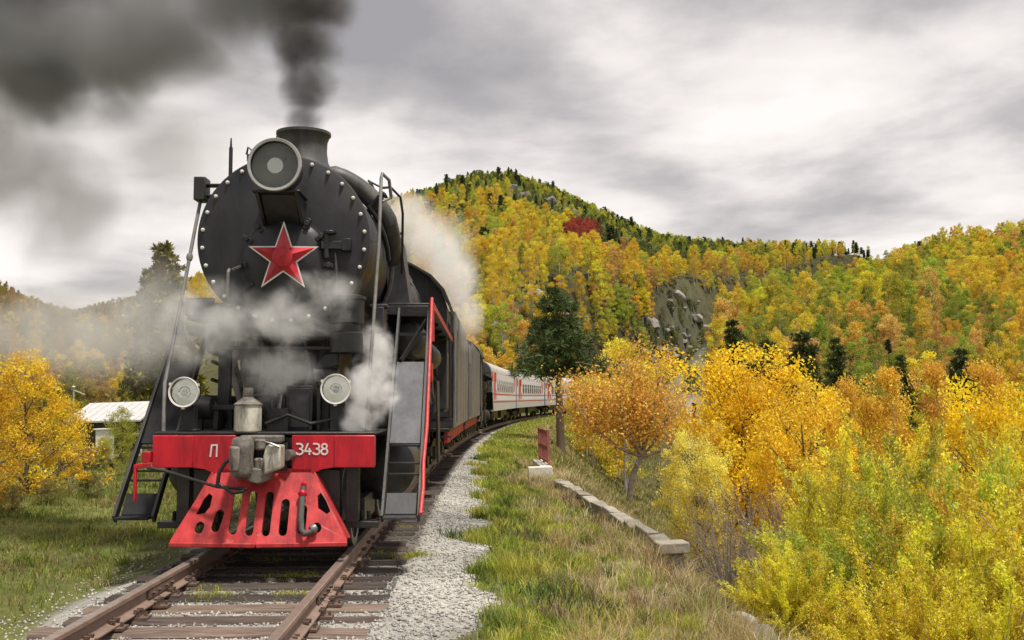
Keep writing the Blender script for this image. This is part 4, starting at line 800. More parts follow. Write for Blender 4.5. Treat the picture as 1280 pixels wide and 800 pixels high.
def grow_broadleaf(seed, H=10, base=.22, rx=2.6, n_cl=46, per=42, leaf=.30, cr=.62, aspect=.75, shape='oval', trunk_r=.13, lean=(0, 0), limb_share=.6, nseg=5, sub=0, aniso=.75):
    r = np.random.RandomState(seed); tr = Acc(); cr_ = Acc()
    zs = np.linspace(0, H*.93, 7); wx = np.cumsum(r.normal(0, .025*H/7, 7)); wy = np.cumsum(r.normal(0, .025*H/7, 7)); wx -= wx[0]; wy -= wy[0]
    TP = np.stack([wx+lean[0]*(zs/H)**1.4, wy+lean[1]*(zs/H)**1.4, zs], -1); TP[0, 2] = -.5
    tr.add(*tube_np(TP, trunk_r*(1-.88*zs/H)*np.where(zs == 0, 1.35, 1), 7))
    ph = r.uniform(0, 6.28, 4); tips = []
    for k in range(n_cl):
        t = base+(1-base)*((k+.5)/n_cl)**.9 + r.normal(0, .02); t = min(t, 1.0); q = (t-base)/(1-base)
        env = {'oval': math.sqrt(max(0, 1-(2*q-.85)**2/1.4)), 'cone': (1-q)**.8*.95+.10, 'dome': math.sqrt(max(0, 1-q*q*.97)), 'spread': .35+.75*math.sin(min(q*1.25, 1)*math.pi*.5)*(1-.5*q*q)}[shape]
        th = k*2.39996+r.normal(0, .35); Rm = rx*env*(1+.28*math.sin(2*th+ph[0]+q*3)+.18*math.sin(3*th+ph[1]))
        rad = Rm*r.uniform(.35, 1.05)**.65; c0 = np.array([np.interp(t*H, zs, TP[:, 0]), np.interp(t*H, zs, TP[:, 1]), 0])
        c = c0+np.array([math.cos(th)*rad, math.sin(th)*rad, t*H+r.normal(0, .02*H)])
        tips.append((c, t, q))
        if r.rand() < limb_share:
            tz = max(base*.75, t-.10-.22*rad/max(rx, .1)*r.uniform(.6, 1.2))*H; st = np.array([np.interp(tz, zs, TP[:, 0]), np.interp(tz, zs, TP[:, 1]), tz]); mid = (st+c)/2+np.array([0, 0, -.06*rad])+r.normal(0, .05*rad+.01, 3)
            LP = bez(st, mid, c, nseg); rr0 = trunk_r*(.42-.28*q); tr.add(*tube_np(LP, np.linspace(rr0, .012, nseg), 4))
            for _ in range(sub):
                i = r.randint(1, nseg-1); e = LP[i]+r.normal(0, cr*.9, 3)+np.array([0, 0, .15]); tr.add(*tube_np(bez(LP[i], (LP[i]+e)/2+r.normal(0, .06, 3), e, 4), np.linspace(rr0*.4, .006, 4), 3)); tips.append((e, t, q))
    for c, t, q in tips:
        n = int(per*r.uniform(.55, 1.4)); s = cr*r.uniform(.65, 1.3); p = r.normal(0, 1, (n, 3)); p /= (np.linalg.norm(p, axis=1)[:, None]+1e-6); p *= (r.rand(n)**.45)[:, None]*s; p[:, 2] *= aniso
        cr_.add(*leaves_np(c+p, leaf, aspect, r, v=.5+r.normal(0, .13), vsd=.14, droop=.3))
    return tr, cr_
def grow_bush(seed, H=4.5, W=2.2, stems=46, per=230, leaf=.085, aspect=.24, base_gap=.22, curve=.5, side=5):
    r = np.random.RandomState(seed); tr = Acc(); cr_ = Acc()
    for k in range(stems):
        th = k*2.39996+r.normal(0, .3); q = math.sqrt((k+.5)/stems); h = H*(1-.42*q*q)*r.uniform(.72, 1.04); rad = W*q*r.uniform(.75, 1.1)
        a = np.array([math.cos(th)*.25*q, math.sin(th)*.25*q, -.3]); c = np.array([math.cos(th)*rad, math.sin(th)*rad, h]); m = np.array([math.cos(th)*rad*curve*.6, math.sin(th)*rad*curve*.6, h*.62])+r.normal(0, .1, 3)
        P = bez(a, m, c, 9); tr.add(*tube_np(P, np.linspace(.028, .004, 9), 4)); tone = .5+r.normal(0, .22)
        lines = [(P, 1.)]
        for j in range(side):
            i = r.randint(3, 9); d = (P[i]-P[i-1]); d /= np.linalg.norm(d)+1e-9; e = P[i]+d*r.uniform(.25, .8)+r.normal(0, .28, 3)*np.array([1, 1, .5])+np.array([0, 0, .15]); Q = bez(P[i], (P[i]+e)/2+np.array([0, 0, -.03]), e, 4); tr.add(*tube_np(Q, np.linspace(.009, .003, 4), 3)); lines.append((Q, .45))
        for Q, sh in lines:
            n = int(per*sh/(1+.3*side)*r.uniform(.7, 1.3)); t = base_gap*sh+(1-base_gap*sh)*r.rand(n)**.85; x = t*(len(Q)-1); i = np.minimum(x.astype(int), len(Q)-2); f = (x-i)[:, None]; C = Q[i]*(1-f)+Q[i+1]*f; D = Q[i+1]-Q[i]; D /= np.linalg.norm(D, axis=1)[:, None]+1e-9
            C = C+r.normal(0, .055, (n, 3)); cr_.add(*leaves_np(C, leaf, aspect, r, dirs=D*.8, v=tone, vsd=.10))
    return tr, cr_
def grow_pine(seed, H=9, base=.28, rx=2.2, tiers=15, per=1., trunk_r=.16, tuft=.34, flat=False, needles=16, aspect=.09, cone=True):
    r = np.random.RandomState(seed); tr = Acc(); cr_ = Acc(); zs = np.linspace(0, H*.97, 6); wx = np.cumsum(r.normal(0, .012*H/6, 6)); wx -= wx[0]
    TP = np.stack([wx, wx*.4, zs], -1); TP[0, 2] = -.5; tr.add(*tube_np(TP, trunk_r*(1-.85*zs/H), 8))
    Cs = []; Ds = []
    for k in range(tiers):
        q = (k+.5)/tiers; z = H*(base+(1-base)*q); R_ = rx*((1-q)**.75+.05 if cone else math.sqrt(max(.04, 1-(1.9*q-.75)**2/1.5)))
        nb = max(3, int(6*(1-q*.4)))
        for b in range(nb):
            th = b*6.283/nb+k*1.1+r.normal(0, .25); L_ = R_*r.uniform(.6, 1.12); dz = (-.12 if cone and q < .7 else .18)*L_+r.normal(0, .06)
            st = np.array([np.interp(z, zs, TP[:, 0]), 0, z]); e = st+np.array([math.cos(th)*L_, math.sin(th)*L_, dz]); m = (st+e)/2+np.array([0, 0, .06*L_]); P = bez(st, m, e, 6); tr.add(*tube_np(P, np.linspace(trunk_r*.3*(1-q*.7), .01, 6), 4))
            for j in range(int(5+7*L_*per)):
                t = r.uniform(.22, 1.05); p = P[min(5, int(t*5))]+(e-st)*max(0, t-1); off = r.normal(0, 1, 3)*np.array([.20, .20, .09])*(.5+.5*L_); Cs.append(p+off); Ds.append((e-st)/max(L_, .1)+np.array([0, 0, .35]))
    Cs = np.array(Cs); Ds = np.array(Ds); tone = r.normal(.5, .13, len(Cs))
    C = np.repeat(Cs, needles, 0); D = np.repeat(Ds, needles, 0); n = len(C); t = D*.6+r.normal(size=(n, 3)); t /= np.linalg.norm(t, axis=1)[:, None]
    C = C+t*tuft*.42; q = np.cross(t, r.normal(size=(n, 3))); q /= np.linalg.norm(q, axis=1)[:, None]+1e-9; s = tuft*r.uniform(.7, 1.2, n); u = t*(s/2)[:, None]; w = q*(s*aspect)[:, None]
    V = np.stack([C-u, C+w, C+u, C-w], 1).reshape(-1, 3); cr_.add(V, np.arange(n*4).reshape(n, 4), np.clip(np.repeat(tone, needles)+r.normal(0, .12, n), 0, 1)); return tr, cr_
def proto(acc2, bark, leafm): return acc2[0].mesh('trunk', bark), acc2[1].mesh('crown', leafm)
def combined(acc2, bark, leafm, name):
    t, c = acc2; V = np.concatenate(t.V+c.V); nt_ = t.n; Fq = np.concatenate([f for f in t.F]+[f+nt_ for f in c.F]); a = np.concatenate(t.a+c.a); mi = np.concatenate([np.zeros(sum(len(f) for f in t.F)), np.ones(sum(len(f) for f in c.F))]); return np_mesh(name, V, Fq, [bark, leafm], face_attr=a, mat_idx=mi)

YEL = (.82, .58, .05); GOLD = (.80, .52, .05); ORA = (.74, .46, .09); YGR = (.72, .64, .05); LIME = (.46, .50, .06); GRN = (.20, .26, .03); OLV = (.30, .26, .03); RED_ = (.40, .06, .04); DKG = (.030, .048, .018); PINEC = (.040, .066, .018); RUSTY = (.40, .17, .05); KHAKI = (.26, .21, .13)
rv = random.Random(77)
def jit(c, a=.14): f = rv.uniform(1-a, 1+a); return (min(c[0]*f*rv.uniform(.94, 1.06), .8), min(c[1]*f*rv.uniform(.92, 1.08), .8), c[2]*f, 1)
def stand(kind, protos, x, y, h, h0, color, label, cat, group=None, width=None, rot=None, zoff=0, parts=True, lean=0):
    z = gz1(x, y)+zoff; s = h/h0; w = width or 1.
    rot = rv.uniform(0, 6.28) if rot is None else rot
    if parts:
        e = empty(kind, (x, y, z), (0, lean, rot)); e.scale = (s*w, s*w, s); tag(e, label, cat, group)
        t = link('trunk', protos[0], e); c = link('crown', protos[1], e); c.color = color; return e
    o = link(kind, protos); o.location = (x, y, z); o.rotation_euler = (0, lean, rot); o.scale = (s*w, s*w, s); o.color = color; tag(o, label, cat, group); return o

# near shrubs and trees below the bank ------------------------------------------------
WILLOW = [proto(grow_bush(s, 4.5, 1.9+.2*k, 60, 1000, .068, .42), M_TWIG, M_LEAF) for k, s in enumerate((1, 2, 3))]
THIN = proto(grow_bush(8, 4.5, 2.4, 44, 90, .07, .3), M_TWIG, M_LEAF)
BROAD = [proto(grow_broadleaf(s, 9, .14, 3.0, 92, 170, .125, .72, .6, 'spread', .16, sub=2), M_BARK, M_LEAF) for s in (21, 22)]
SLIM = [proto(grow_broadleaf(s, 9, .14, 1.7, 52, 150, .125, .55, .6, 'cone', .12, sub=1), M_BIRCH, M_LEAF) for s in (31, 32)]
def near(kind, protos, h0, px, top, Y, color, label, cat, group=None, width=1., hmin=1.):
    p = at(px, top, Y); g = gz1(p.x, Y); h = max(p.z-g, hmin); return stand(kind, protos, p.x, Y, h, h0, color, label, cat, group, width)
G1 = 'yellow green willow shrubs below the bank'
rows = [  # px, top, Y, colour, label
 (985, 690, 13.5, YGR, 0), (1075, 640, 14.5, LIME, 1), (1165, 655, 13.5, YGR, 0), (1260, 640, 14.5, YGR, 0), (1120, 715, 12, YGR, 0), (1225, 715, 12, YGR, 0),
 (1050, 600, 18, YGR, 0), (1115, 588, 19, LIME, 1), (1200, 585, 18, LIME, 1), (1290, 585, 18.5, YGR, 0), (1215, 632, 15.8, GOLD, 2), 
 (1150, 560, 25, YEL, 3), (1085, 562, 24, YEL, 3), (1245, 566, 25, YGR, 0)]
LB = ['yellow green willow shrub crowding the slope below the bank', 'light green willow shrub with narrow leaves below the bank', 'willow shrub with orange gold leaves among green ones', 'bright yellow shrub in the thicket of willows', 'olive shrub between the golden trees and the willows']
for i, (px, tp, Y, c, l) in enumerate(rows):
    near('willow_shrub', WILLOW[i % 3], 4.5, px, tp, Y, jit(c), LB[l], 'shrub', ['willows of yellow green', 'willows of light green', None, 'willows of bright yellow', None][l], width=1.1 if Y < 15 else .95)
near('golden_tree', BROAD[0], 9, 925, 446, 38, (.90, .62, .03, 1), 'broad golden yellow tree above the bare grey thicket', 'tree', width=.98)
near('golden_tree', BROAD[1], 9, 1000, 505, 33, (.88, .60, .04, 1), 'smaller golden tree leaning against the broad golden one', 'tree', width=.85)
near('yellow_tree', BROAD[1], 9, 868, 548, 30, (.86, .74, .14, 1), 'pale yellow tree beside the parapet wall', 'tree', width=.78)
near('yellow_tree', BROAD[0], 9, 1250, 492, 36, (.90, .66, .03, 1), 'bright yellow round tree above the willows', 'tree', width=.8)
near('yellow_tree', SLIM[0], 9, 1085, 505, 40, (.72, .45, .04, 1), 'slim yellow birch rising from the willows', 'tree', width=.72)
near('orange_tree', SLIM[1], 9, 1168, 455, 52, (.80, .50, .08, 1), 'slim orange birch with sparse dark lower branches', 'tree', width=.6)
near('orange_tree', SLIM[0], 9, 1232, 462, 50, (.84, .54, .07, 1), 'orange birch behind the bright yellow round tree', 'tree', width=.75)
near('orange_tree', SLIM[1], 9, 1110, 462, 56, (.84, .56, .07, 1), 'golden orange birch left of the sparse orange one', 'tree', width=.7)
near('orange_tree', SLIM[0], 9, 1060, 480, 58, (.80, .50, .07, 1), 'orange birch beside the dark spruce', 'tree', width=.68)
for (px, tp, Y, c, w) in ((955, 600, 26, KHAKI, 1.), (905, 612, 24, KHAKI, .9), (978, 622, 22, KHAKI, .9)):
    near('sparse_shrub', THIN, 4.5, px, tp, Y, jit(c), 'grey twiggy shrub almost bare of leaves under the golden tree', 'shrub', 'bare twiggy shrubs', width=w)
# bent birch behind the parapet
def bent_birch():
    r = np.random.RandomState(9); tr = Acc(); cr_ = Acc(); base = np.array([0, 0, -.3]); fork = np.array([.55, 0, 1.35])
    tr.add(*tube_np(bez(base, np.array([.02, 0, .7]), fork, 7), np.linspace(.13, .10, 7), 8)); tips = []
    for (e, m) in (((2.5, .2, 2.05), (1.5, 0, 1.5)), ((-1.5, .3, 2.9), (-.6, .1, 1.6)), ((-2.2, -.2, 3.7), (-1.2, 0, 1.8)), ((.3, .3, 4.9), (.2, 0, 3.)), ((1.3, -.3, 4.3), (1.0, -.1, 2.6)), ((2.0, .4, 3.4), (1.5, .2, 2.2)), ((-.6, -.5, 4.5), (-.2, -.2, 2.8)), ((-1.2, .6, 4.2), (-.4, .3, 2.6)), ((.9, .7, 3.8), (.8, .4, 2.4))):
        P = bez(fork, np.array(m), np.array(e), 8); tr.add(*tube_np(P, np.linspace(.065, .014, 8), 6))
        for j in range(15):
            i = r.randint(2, 8); q = P[i]+r.normal(0, .45, 3)+np.array([0, 0, .3]); tr.add(*tube_np(bez(P[i], (P[i]+q)/2+r.normal(0, .08, 3), q, 4), np.linspace(.022, .005, 4), 4)); tips.append(q)
    for q in tips:
        if q[2] < 1.9: continue
        n = 85; p = r.normal(0, .34, (n, 3)); cr_.add(*leaves_np(q+p, .125, .6, r, v=.5+r.normal(0, .14), vsd=.15, droop=.4))
    return tr, cr_
def ground_hit(px, py, lo, hi):
    for Y in np.arange(lo, hi, .1):
        t = at(px, py, Y)
        if t.z <= gz1(t.x, Y): return t
    return at(px, py, hi)
bb_ = proto(bent_birch(), M_BIRCHD, M_LEAF); pb_ = ground_hit(787, 616, 22, 50); kb_ = pb_.y*155/F/4.75
e = stand('bent_birch', bb_, pb_.x, pb_.y, 1, 1, (.82, .50, .10, 1), 'orange leaved birch with forked bent pale trunk behind the parapet', 'tree', rot=0); e.location.z = pb_.z; e.scale = (kb_*.95, kb_*.95, kb_)
# pine by the line
PINE_N = proto(grow_pine(4, 7.0, .46, 2.3, 10, 1.35, .19, .36, needles=22, aspect=.05, cone=True), M_PBARK, M_NEEDLE)
pp = ground_hit(701, 556, 25, 60); pt = at(692, 366, pp.y); pe = stand('pine_tree', PINE_N, pp.x, pp.y, 1, 1, (.085, .125, .035, 1), 'dark green pine with bare brown trunk beside the line', 'tree', rot=.6); pe.location.z = pp.z; sc_ = (pt.z-pp.z)/6.9; pe.scale = (sc_*1.15, sc_*1.1, sc_)
#pe2 = near('pine_tree', PINE_N, 7, 748, 418, 50, (.07, .10, .03, 1), 'smaller dark pine tucked behind the bare trunked pine', 'tree', width=1.25)
# left of the line
BUSHY = proto(grow_broadleaf(41, 6, .04, 2.5, 74, 95, .12, .55, .6, 'dome', .10, sub=1), M_BARK, M_LEAF)
near('golden_bush', BUSHY, 6, 34, 446, 23, (.84, .58, .04, 1), 'golden yellow tree left of the line before the white roofed house', 'tree', width=1.0)
near('golden_bush', BUSHY, 6, 82, 500, 29, (.80, .58, .05, 1), 'yellow tree right against the aerial mast of the house', 'tree', width=.8)
near('golden_bush', BUSHY, 6, -35, 470, 20, (.76, .44, .03, 1), 'golden tree at the outer end of the left hand hedge', 'tree', width=.9)
near('green_bush', BUSHY, 6, 152, 512, 40, (.42, .42, .05, 1), 'green bush partly hiding the white roof', 'tree', width=.8)
near('green_bush', BUSHY, 6, 130, 548, 34, (.46, .42, .05, 1), 'low yellowish green bush below the white roof', 'tree', width=.9)
for (px, tp, Y) in ((170, 565, 33), (15, 612, 20), (60, 606, 21.5), (110, 600, 23)):
    near('low_shrub', BUSHY, 6, px, tp, Y, jit((.24, .20, .06)), 'low brownish green shrub at the foot of the left hand trees', 'shrub', 'low shrubs left of the line', width=1.5, hmin=.5)
SPRUCE = proto(grow_pine(14, 10, .08, 2.5, 17, 1.3, .16, .42, needles=16, aspect=.10), M_PBARK, M_NEEDLE)
for px, tp, Y, lb in ((1003, 418, 76, 'dark spruce standing behind the smaller golden tree'), (958, 428, 84, 'dark spruce above the crown of the broad golden tree'), (1125, 446, 92, 'dark spruce between the orange birches'), (915, 402, 105, 'dark spruce high behind the broad golden tree'), (1200, 438, 88, 'dark spruce behind the sparse orange birch'), (1045, 424, 98, 'dark spruce right beside the one behind the smaller golden tree')):
    near('spruce_tree', SPRUCE, 10, px, tp, Y, jit((.085, .11, .03)), lb, 'conifer')
LARCH = proto(grow_pine(12, 10, .12, 2.3, 18, 1.2, .14, .38, needles=14, aspect=.14), M_BARK, M_NEEDLE)
near('larch_tree', LARCH, 10, 207, 305, 72, (.19, .17, .035, 1), 'tall olive larch rising behind the steam', 'tree', width=1.0)
near('larch_tree', LARCH, 10, 186, 338, 80, (.12, .12, .035, 1), 'shorter dark larch beside the tall one', 'tree', width=.8)

# forest on the hills -------------------------------------------------------------------
HB = [combined(grow_broadleaf(s, 10, .20, 2.5, 44, 150, .185, .78, .75, sh, .13, limb_share=.35), M_BIRCH, M_LEAF, 'hill_birch') for s, sh in ((51, 'oval'), (52, 'oval'), (53, 'dome'), (54, 'oval'), (55, 'cone'))]
HC = [combined(grow_pine(s, 10, .2, 2.0, 12, .8, .13, .62, needles=9, aspect=.13, cone=cn), M_PBARK, M_NEEDLE, 'hill_conifer') for s, cn in ((61, False), (62, True), (63, False))]
LBL = {'y': ('golden yellow birch on the autumn hillside', 'golden hillside birches'), 'o': ('orange leaved birch on the autumn hillside', 'orange hillside birches'), 'l': ('lime yellow birch on the autumn hillside', 'lime hillside birches'), 'g': ('green leaved tree among the yellow hillside birches', 'green hillside trees'), 'k': ('dark green conifer on the hillside or ridge', 'hillside conifers'), 'r': ('crimson leaved tree on the yellow hillside', 'crimson hillside trees'), 'b': ('brownish tree on the hazy left hand hillside', 'brown hillside trees'), 'e': ('low greenish shrub on the open hill slope', 'open slope shrubs')}
def forest():
    r = np.random.RandomState(101); pts = []; cells = {}
    n = 34000; PX = r.uniform(-60, 1360, n); a = np.arctan((PX-640)/F); R1 = np.interp(a, _pa, _R1); R0 = np.interp(a, _pa, _R0)
    t = r.rand(n)**1.25; R = (R0*.62)+(R1*1.04-R0*.62)*t; X = R*np.sin(a); Y = R*np.cos(a); Z = gz(X, Y); px, py = proj_np(X, Y, Z)
    dtr = X-cx(Y); out = []
    for i in np.argsort(R):
        x, y, z, u, v, rr = X[i], Y[i], Z[i], px[i], py[i], R[i]
        if abs(dtr[i]) < 7 and y < 230: continue
        if rr < 72: continue
        if 785 < u < 905 and rr < 165: continue
        if 190 < u < 520 and rr < 300: continue                     # hidden behind the engine
        q = r.rand(); tt = (rr-60)/400; kind = None; h = r.uniform(5.2, 11.5)*max(.5, 1.2-rr/620)
        ry = np.interp(u, [p[0] for p in RIDGE], [p[1] for p in RIDGE]); dy = v-ry
        if u < 200: kind = 'b' if q < .72 else ('k' if q < .86 else 'y')
        elif math.hypot((u-852)/36, (v-440)/60) < 1 or (825 < u < 895 and 395 < v < 480 and q < .5):
            if q < .12: continue
            kind = 'e'; h = r.uniform(.6, 2.6)
        elif math.hypot((u-728)/22, (v-312)/10) < 1: kind = 'r'; h = 7
        elif 520 < u < 930 and dy < np.interp(u, [520, 600, 660, 760, 880, 930], [44, 54, 74, 60, 30, 12]):
            if dy < 20: kind = 'k' if q < .20 else ('e' if q < .72 else 'l'); h = r.uniform(2.5, 6.5) if kind == 'k' else r.uniform(2.5, 4.5)
            elif dy < 44 and u > 640: 
                if q < .45: continue
                kind = 'e' if q < .85 else 'k'; h = r.uniform(2, 4.5)
            else: kind = 'k' if q < .22 else ('e' if q < .45 else ('l' if q < .7 else 'y'))
            if u > 800 and kind == 'k' and q > .12: kind = 'e'
        elif 860 < u < 1120 and dy < 18: kind = 'k' if q < .45 else ('y' if q < .7 else 'l'); h = r.uniform(2.5, 6)
        elif u >= 1120 and dy < 10: kind = 'k' if q < .12 else ('l' if q < .55 else 'y')
        elif 935 < u < 1190 and 345 < v < 425: kind = 'l' if q < .55 else ('g' if q < .82 else ('y' if q < .92 else 'o'))
        elif 890 < u < 1260 and 430 < v < 560: kind = 'k' if q < .14 else ('g' if q < .52 else ('o' if q < .78 else 'y'))  # slope foot's shade put into the tree colours: extra greens and conifers
        elif 1180 < u: kind = 'y' if q < .50 else ('l' if q < .78 else ('o' if q < .90 else 'g'))
        else: kind = 'y' if q < .54 else ('o' if q < .72 else ('l' if q < .91 else ('g' if q < .98 else 'k')))
        sp = (h*.41 if kind not in 'ek' else (h*.58 if kind == 'k' else h*.75)); 
        gx, gy = int(x//3), int(y//3); sp = max(sp, 1.6); ok = True
        for ix in range(gx-2, gx+3):
            for iy in range(gy-2, gy+3):
                for (ax, ay) in cells.get((ix, iy), ()):
                    if (ax-x)**2+(ay-y)**2 < sp*sp: ok = False; break
                if not ok: break
            if not ok: break
        if not ok: continue
        cells.setdefault((gx, gy), []).append((x, y)); out.append((x, y, z, kind, h, rr))
    return out
COLS = {'y': [YEL, GOLD, (.78, .60, .06)], 'o': [ORA, (.76, .50, .09), (.70, .45, .12), (.64, .38, .11)], 'l': [YGR, LIME, (.60, .56, .06)], 'g': [(.30, .33, .05), (.40, .38, .05), (.34, .38, .05)], 'k': [(.055, .08, .025), (.075, .105, .03), (.09, .11, .035)], 'r': [RED_, (.45, .1, .06)], 'b': [(.44, .24, .08), (.32, .22, .08), OLV, (.44, .30, .08)], 'e': [(.15, .19, .03), (.22, .22, .03), (.10, .13, .03)]}
FOR = forest(); cnt = {}
stuff = {0: Acc(), 1: Acc()}; stuffc = []
for (x, y, z, kind, h, rr) in FOR:
    ck = 'k' if kind == 'k' else ('e' if kind == 'e' else 't'); cnt[ck] = cnt.get(ck, 0)+1; conifer = kind == 'k'; me = (rv.choice(HC) if conifer else rv.choice(HB[:4] if kind in 'gler' else HB)); c = tuple(k_*f_ for k_, f_ in zip(jit(rv.choice(COLS[kind]), .13), (.94, .96, 1., 1.)))
    if cnt[ck] <= {'t': 300, 'k': 250, 'e': 160}[ck]:
        o = link('hill_conifer' if conifer else ('hill_shrub' if kind == 'e' else 'hill_birch'), me); s = h/10; w = rv.uniform(.62, 1.1)*(1.8 if kind == 'e' else 1)
        o.location = (x, y, z-.2); o.scale = (s*w, s*w, s); o.rotation_euler = (0, 0, rv.uniform(0, 6.28)); o.color = c; tag(o, LBL[kind][0], 'conifer' if conifer else ('shrub' if kind == 'e' else 'tree'), LBL[kind][1])
    else: stuffc.append((x, y, z, kind, h, c))
def far_wood():
    """the farther trees, too many to count: points that carry the same crowns"""
    n = len(stuffc); r = np.random.RandomState(6); me = bpy.data.meshes.new('distant_wood'); me.vertices.add(n)
    P_ = np.array([(c[0], c[1], c[2]-.2) for c in stuffc], np.float32); me.vertices.foreach_set('co', P_.ravel())
    srcs = {}
    for o in COL.objects:
        if o.data is not None and o.name.startswith('hill_') and o.data.name not in srcs: srcs[o.data.name] = o
    keys = list(srcs); con = [k for k in keys if k.startswith('hill_conifer')]; bro = [k for k in keys if not k.startswith('hill_conifer')]
    idx = np.array([keys.index(r_pick) for r_pick in [(con[r.randint(len(con))] if c[3] == 'k' else bro[r.randint(len(bro))]) for c in stuffc]], np.int32)
    s_ = np.array([c[4]/10 for c in stuffc]); w_ = r.uniform(.62, 1.12, n)*np.array([1.8 if c[3] == 'e' else 1. for c in stuffc]); scl = np.stack([s_*w_, s_*w_, s_], -1).astype(np.float32)
    rot = np.zeros((n, 3), np.float32); rot[:, 2] = r.uniform(0, 6.28, n); col = np.ones((n, 4), np.float32); col[:, :3] = [c[5][:3] for c in stuffc]
    for nm, tp, fld, arr in (('pi', 'INT', 'value', idx), ('scl', 'FLOAT_VECTOR', 'vector', scl.ravel()), ('rot', 'FLOAT_VECTOR', 'vector', rot.ravel()), ('tc', 'FLOAT_COLOR', 'color', col.ravel()), ('tf', 'FLOAT', 'value', np.ones(n, np.float32))):
        a = me.attributes.new(nm, tp, 'POINT'); a.data.foreach_set(fld, arr)
    o = link('distant_wood', me); tag(o, 'mass of far autumn trees climbing to the hill ridges', 'woodland', kind='stuff')
    g = bpy.data.node_groups.new('wood', 'GeometryNodeTree'); g.interface.new_socket('Geometry', in_out='INPUT', socket_type='NodeSocketGeometry'); g.interface.new_socket('Geometry', in_out='OUTPUT', socket_type='NodeSocketGeometry')
    gi = g.nodes.new('NodeGroupInput'); go = g.nodes.new('NodeGroupOutput'); jn = g.nodes.new('GeometryNodeJoinGeometry')
    def na(nm, tp): q = g.nodes.new('GeometryNodeInputNamedAttribute'); q.data_type = tp; q.inputs['Name'].default_value = nm; return q.outputs[0]
    pi, sc_n, ro = na('pi', 'INT'), na('scl', 'FLOAT_VECTOR'), na('rot', 'FLOAT_VECTOR')
    for k, nm in enumerate(keys):
        ob = g.nodes.new('GeometryNodeObjectInfo'); ob.transform_space = 'ORIGINAL'; ob.inputs['Object'].default_value = srcs[nm]; ob.inputs['As Instance'].default_value = True
        cp = g.nodes.new('FunctionNodeCompare'); cp.data_type = 'INT'; cp.operation = 'EQUAL'; g.links.new(pi, cp.inputs[2]); cp.inputs[3].default_value = k
        ip = g.nodes.new('GeometryNodeInstanceOnPoints'); g.links.new(gi.outputs[0], ip.inputs['Points']); g.links.new(cp.outputs[0], ip.inputs['Selection']); g.links.new(ob.outputs['Geometry'], ip.inputs['Instance'])
        er = g.nodes.new('FunctionNodeEulerToRotation'); g.links.new(ro, er.inputs[0]); g.links.new(er.outputs[0], ip.inputs['Rotation']); g.links.new(sc_n, ip.inputs['Scale']); g.links.new(ip.outputs[0], jn.inputs[0])
    g.links.new(jn.outputs[0], go.inputs[0]); md = o.modifiers.new('wood', 'NODES'); md.node_group = g
far_wood()
# ------------------------------------------------------------------ grass
def blades(name, X, Y, h, w, col, lean, seed, label, cat='grass', zoff=-.01):
    r = np.random.RandomState(seed); n = len(X); Z = gz(X, Y)+zoff; th = r.uniform(0, 6.28, n); dx, dy = np.cos(th), np.sin(th); la = r.uniform(0, 6.28, n); lx, ly = np.cos(la)*lean*h, np.sin(la)*lean*h
    B = np.stack([X, Y, Z], -1); side = np.stack([dx*w/2, dy*w/2, 0*w], -1); mid = B+np.stack([lx*.35, ly*.35, h*.6], -1); top = B+np.stack([lx, ly, h*(1-.25*np.clip(lean, 0, 1.5)**2)], -1)
    V = np.stack([B-side, B+side, mid+side*.75, top, mid-side*.75], 1).reshape(-1, 3); i = np.arange(n)*5
    Fq = np.concatenate([np.stack([i, i+1, i+2, i+4], -1), np.stack([i+4, i+2, i+3, i+3], -1)])
    tri = np.stack([i+4, i+2, i+3], -1); quad = np.stack([i, i+1, i+2, i+4], -1)
    T3 = np.concatenate([quad[:, [0, 1, 2]], quad[:, [0, 2, 3]], tri]); c = np.repeat(col, 5, 0)
    me = np_mesh(name, V, T3, M_BLADE, pt_col=c); o = link(name, me); tag(o, label, cat, kind='stuff'); return o
def pick(n, y0, y1, d0, d1, r, pw=1.8):
    Y = y0+(y1-y0)*r.rand(n)**pw; d = d0+(d1-d0)*r.rand(n); return cx(Y)+d, Y, d
def pal(r, n, cols, sd=.18):
    c = np.array(cols)[r.randint(len(cols), size=n)]; return c*np.clip(r.normal(1, sd, (n, 1)), .5, 1.6)
def patch(X, Y, s, ph=0): return .5+.5*np.sin(X*s+1.7*np.sin(Y*s*.7+ph)+ph)*np.cos(Y*s*.8+1.3*np.sin(X*s*.6)+ph*2)
GREENS = [(.25, .33, .045), (.33, .40, .05), (.42, .44, .07), (.17, .24, .035), (.46, .43, .10)]
DRYS = [(.52, .42, .22), (.60, .50, .30), (.44, .33, .15), (.36, .27, .13), (.50, .40, .14)]
def gnd(px, py, z):
    q = at(px, py, 10)-Vector((0, 0, CAM_H)); return Vector((0, 0, CAM_H))+q*((z-CAM_H)/q.z)
wa = at(696, 598, 26.); wb_ = at(834, 676, 15.6); BLK = gnd(676, 590, -.30)
def blk(X, Y):
    """kept bare: the whitewashed block and a strip before the parapet caps"""
    t = np.clip(((X-wa.x)*(wb_.x-wa.x)+(Y-wa.y)*(wb_.y-wa.y))/((wb_.x-wa.x)**2+(wb_.y-wa.y)**2), 0, 1.03); dw = np.hypot(X-wa.x-t*(wb_.x-wa.x), Y-wa.y-t*(wb_.y-wa.y))
    return ((np.abs(X-BLK.x) < .6) & (Y > BLK.y-1.6) & (Y < BLK.y+4)) | (dw < .13)
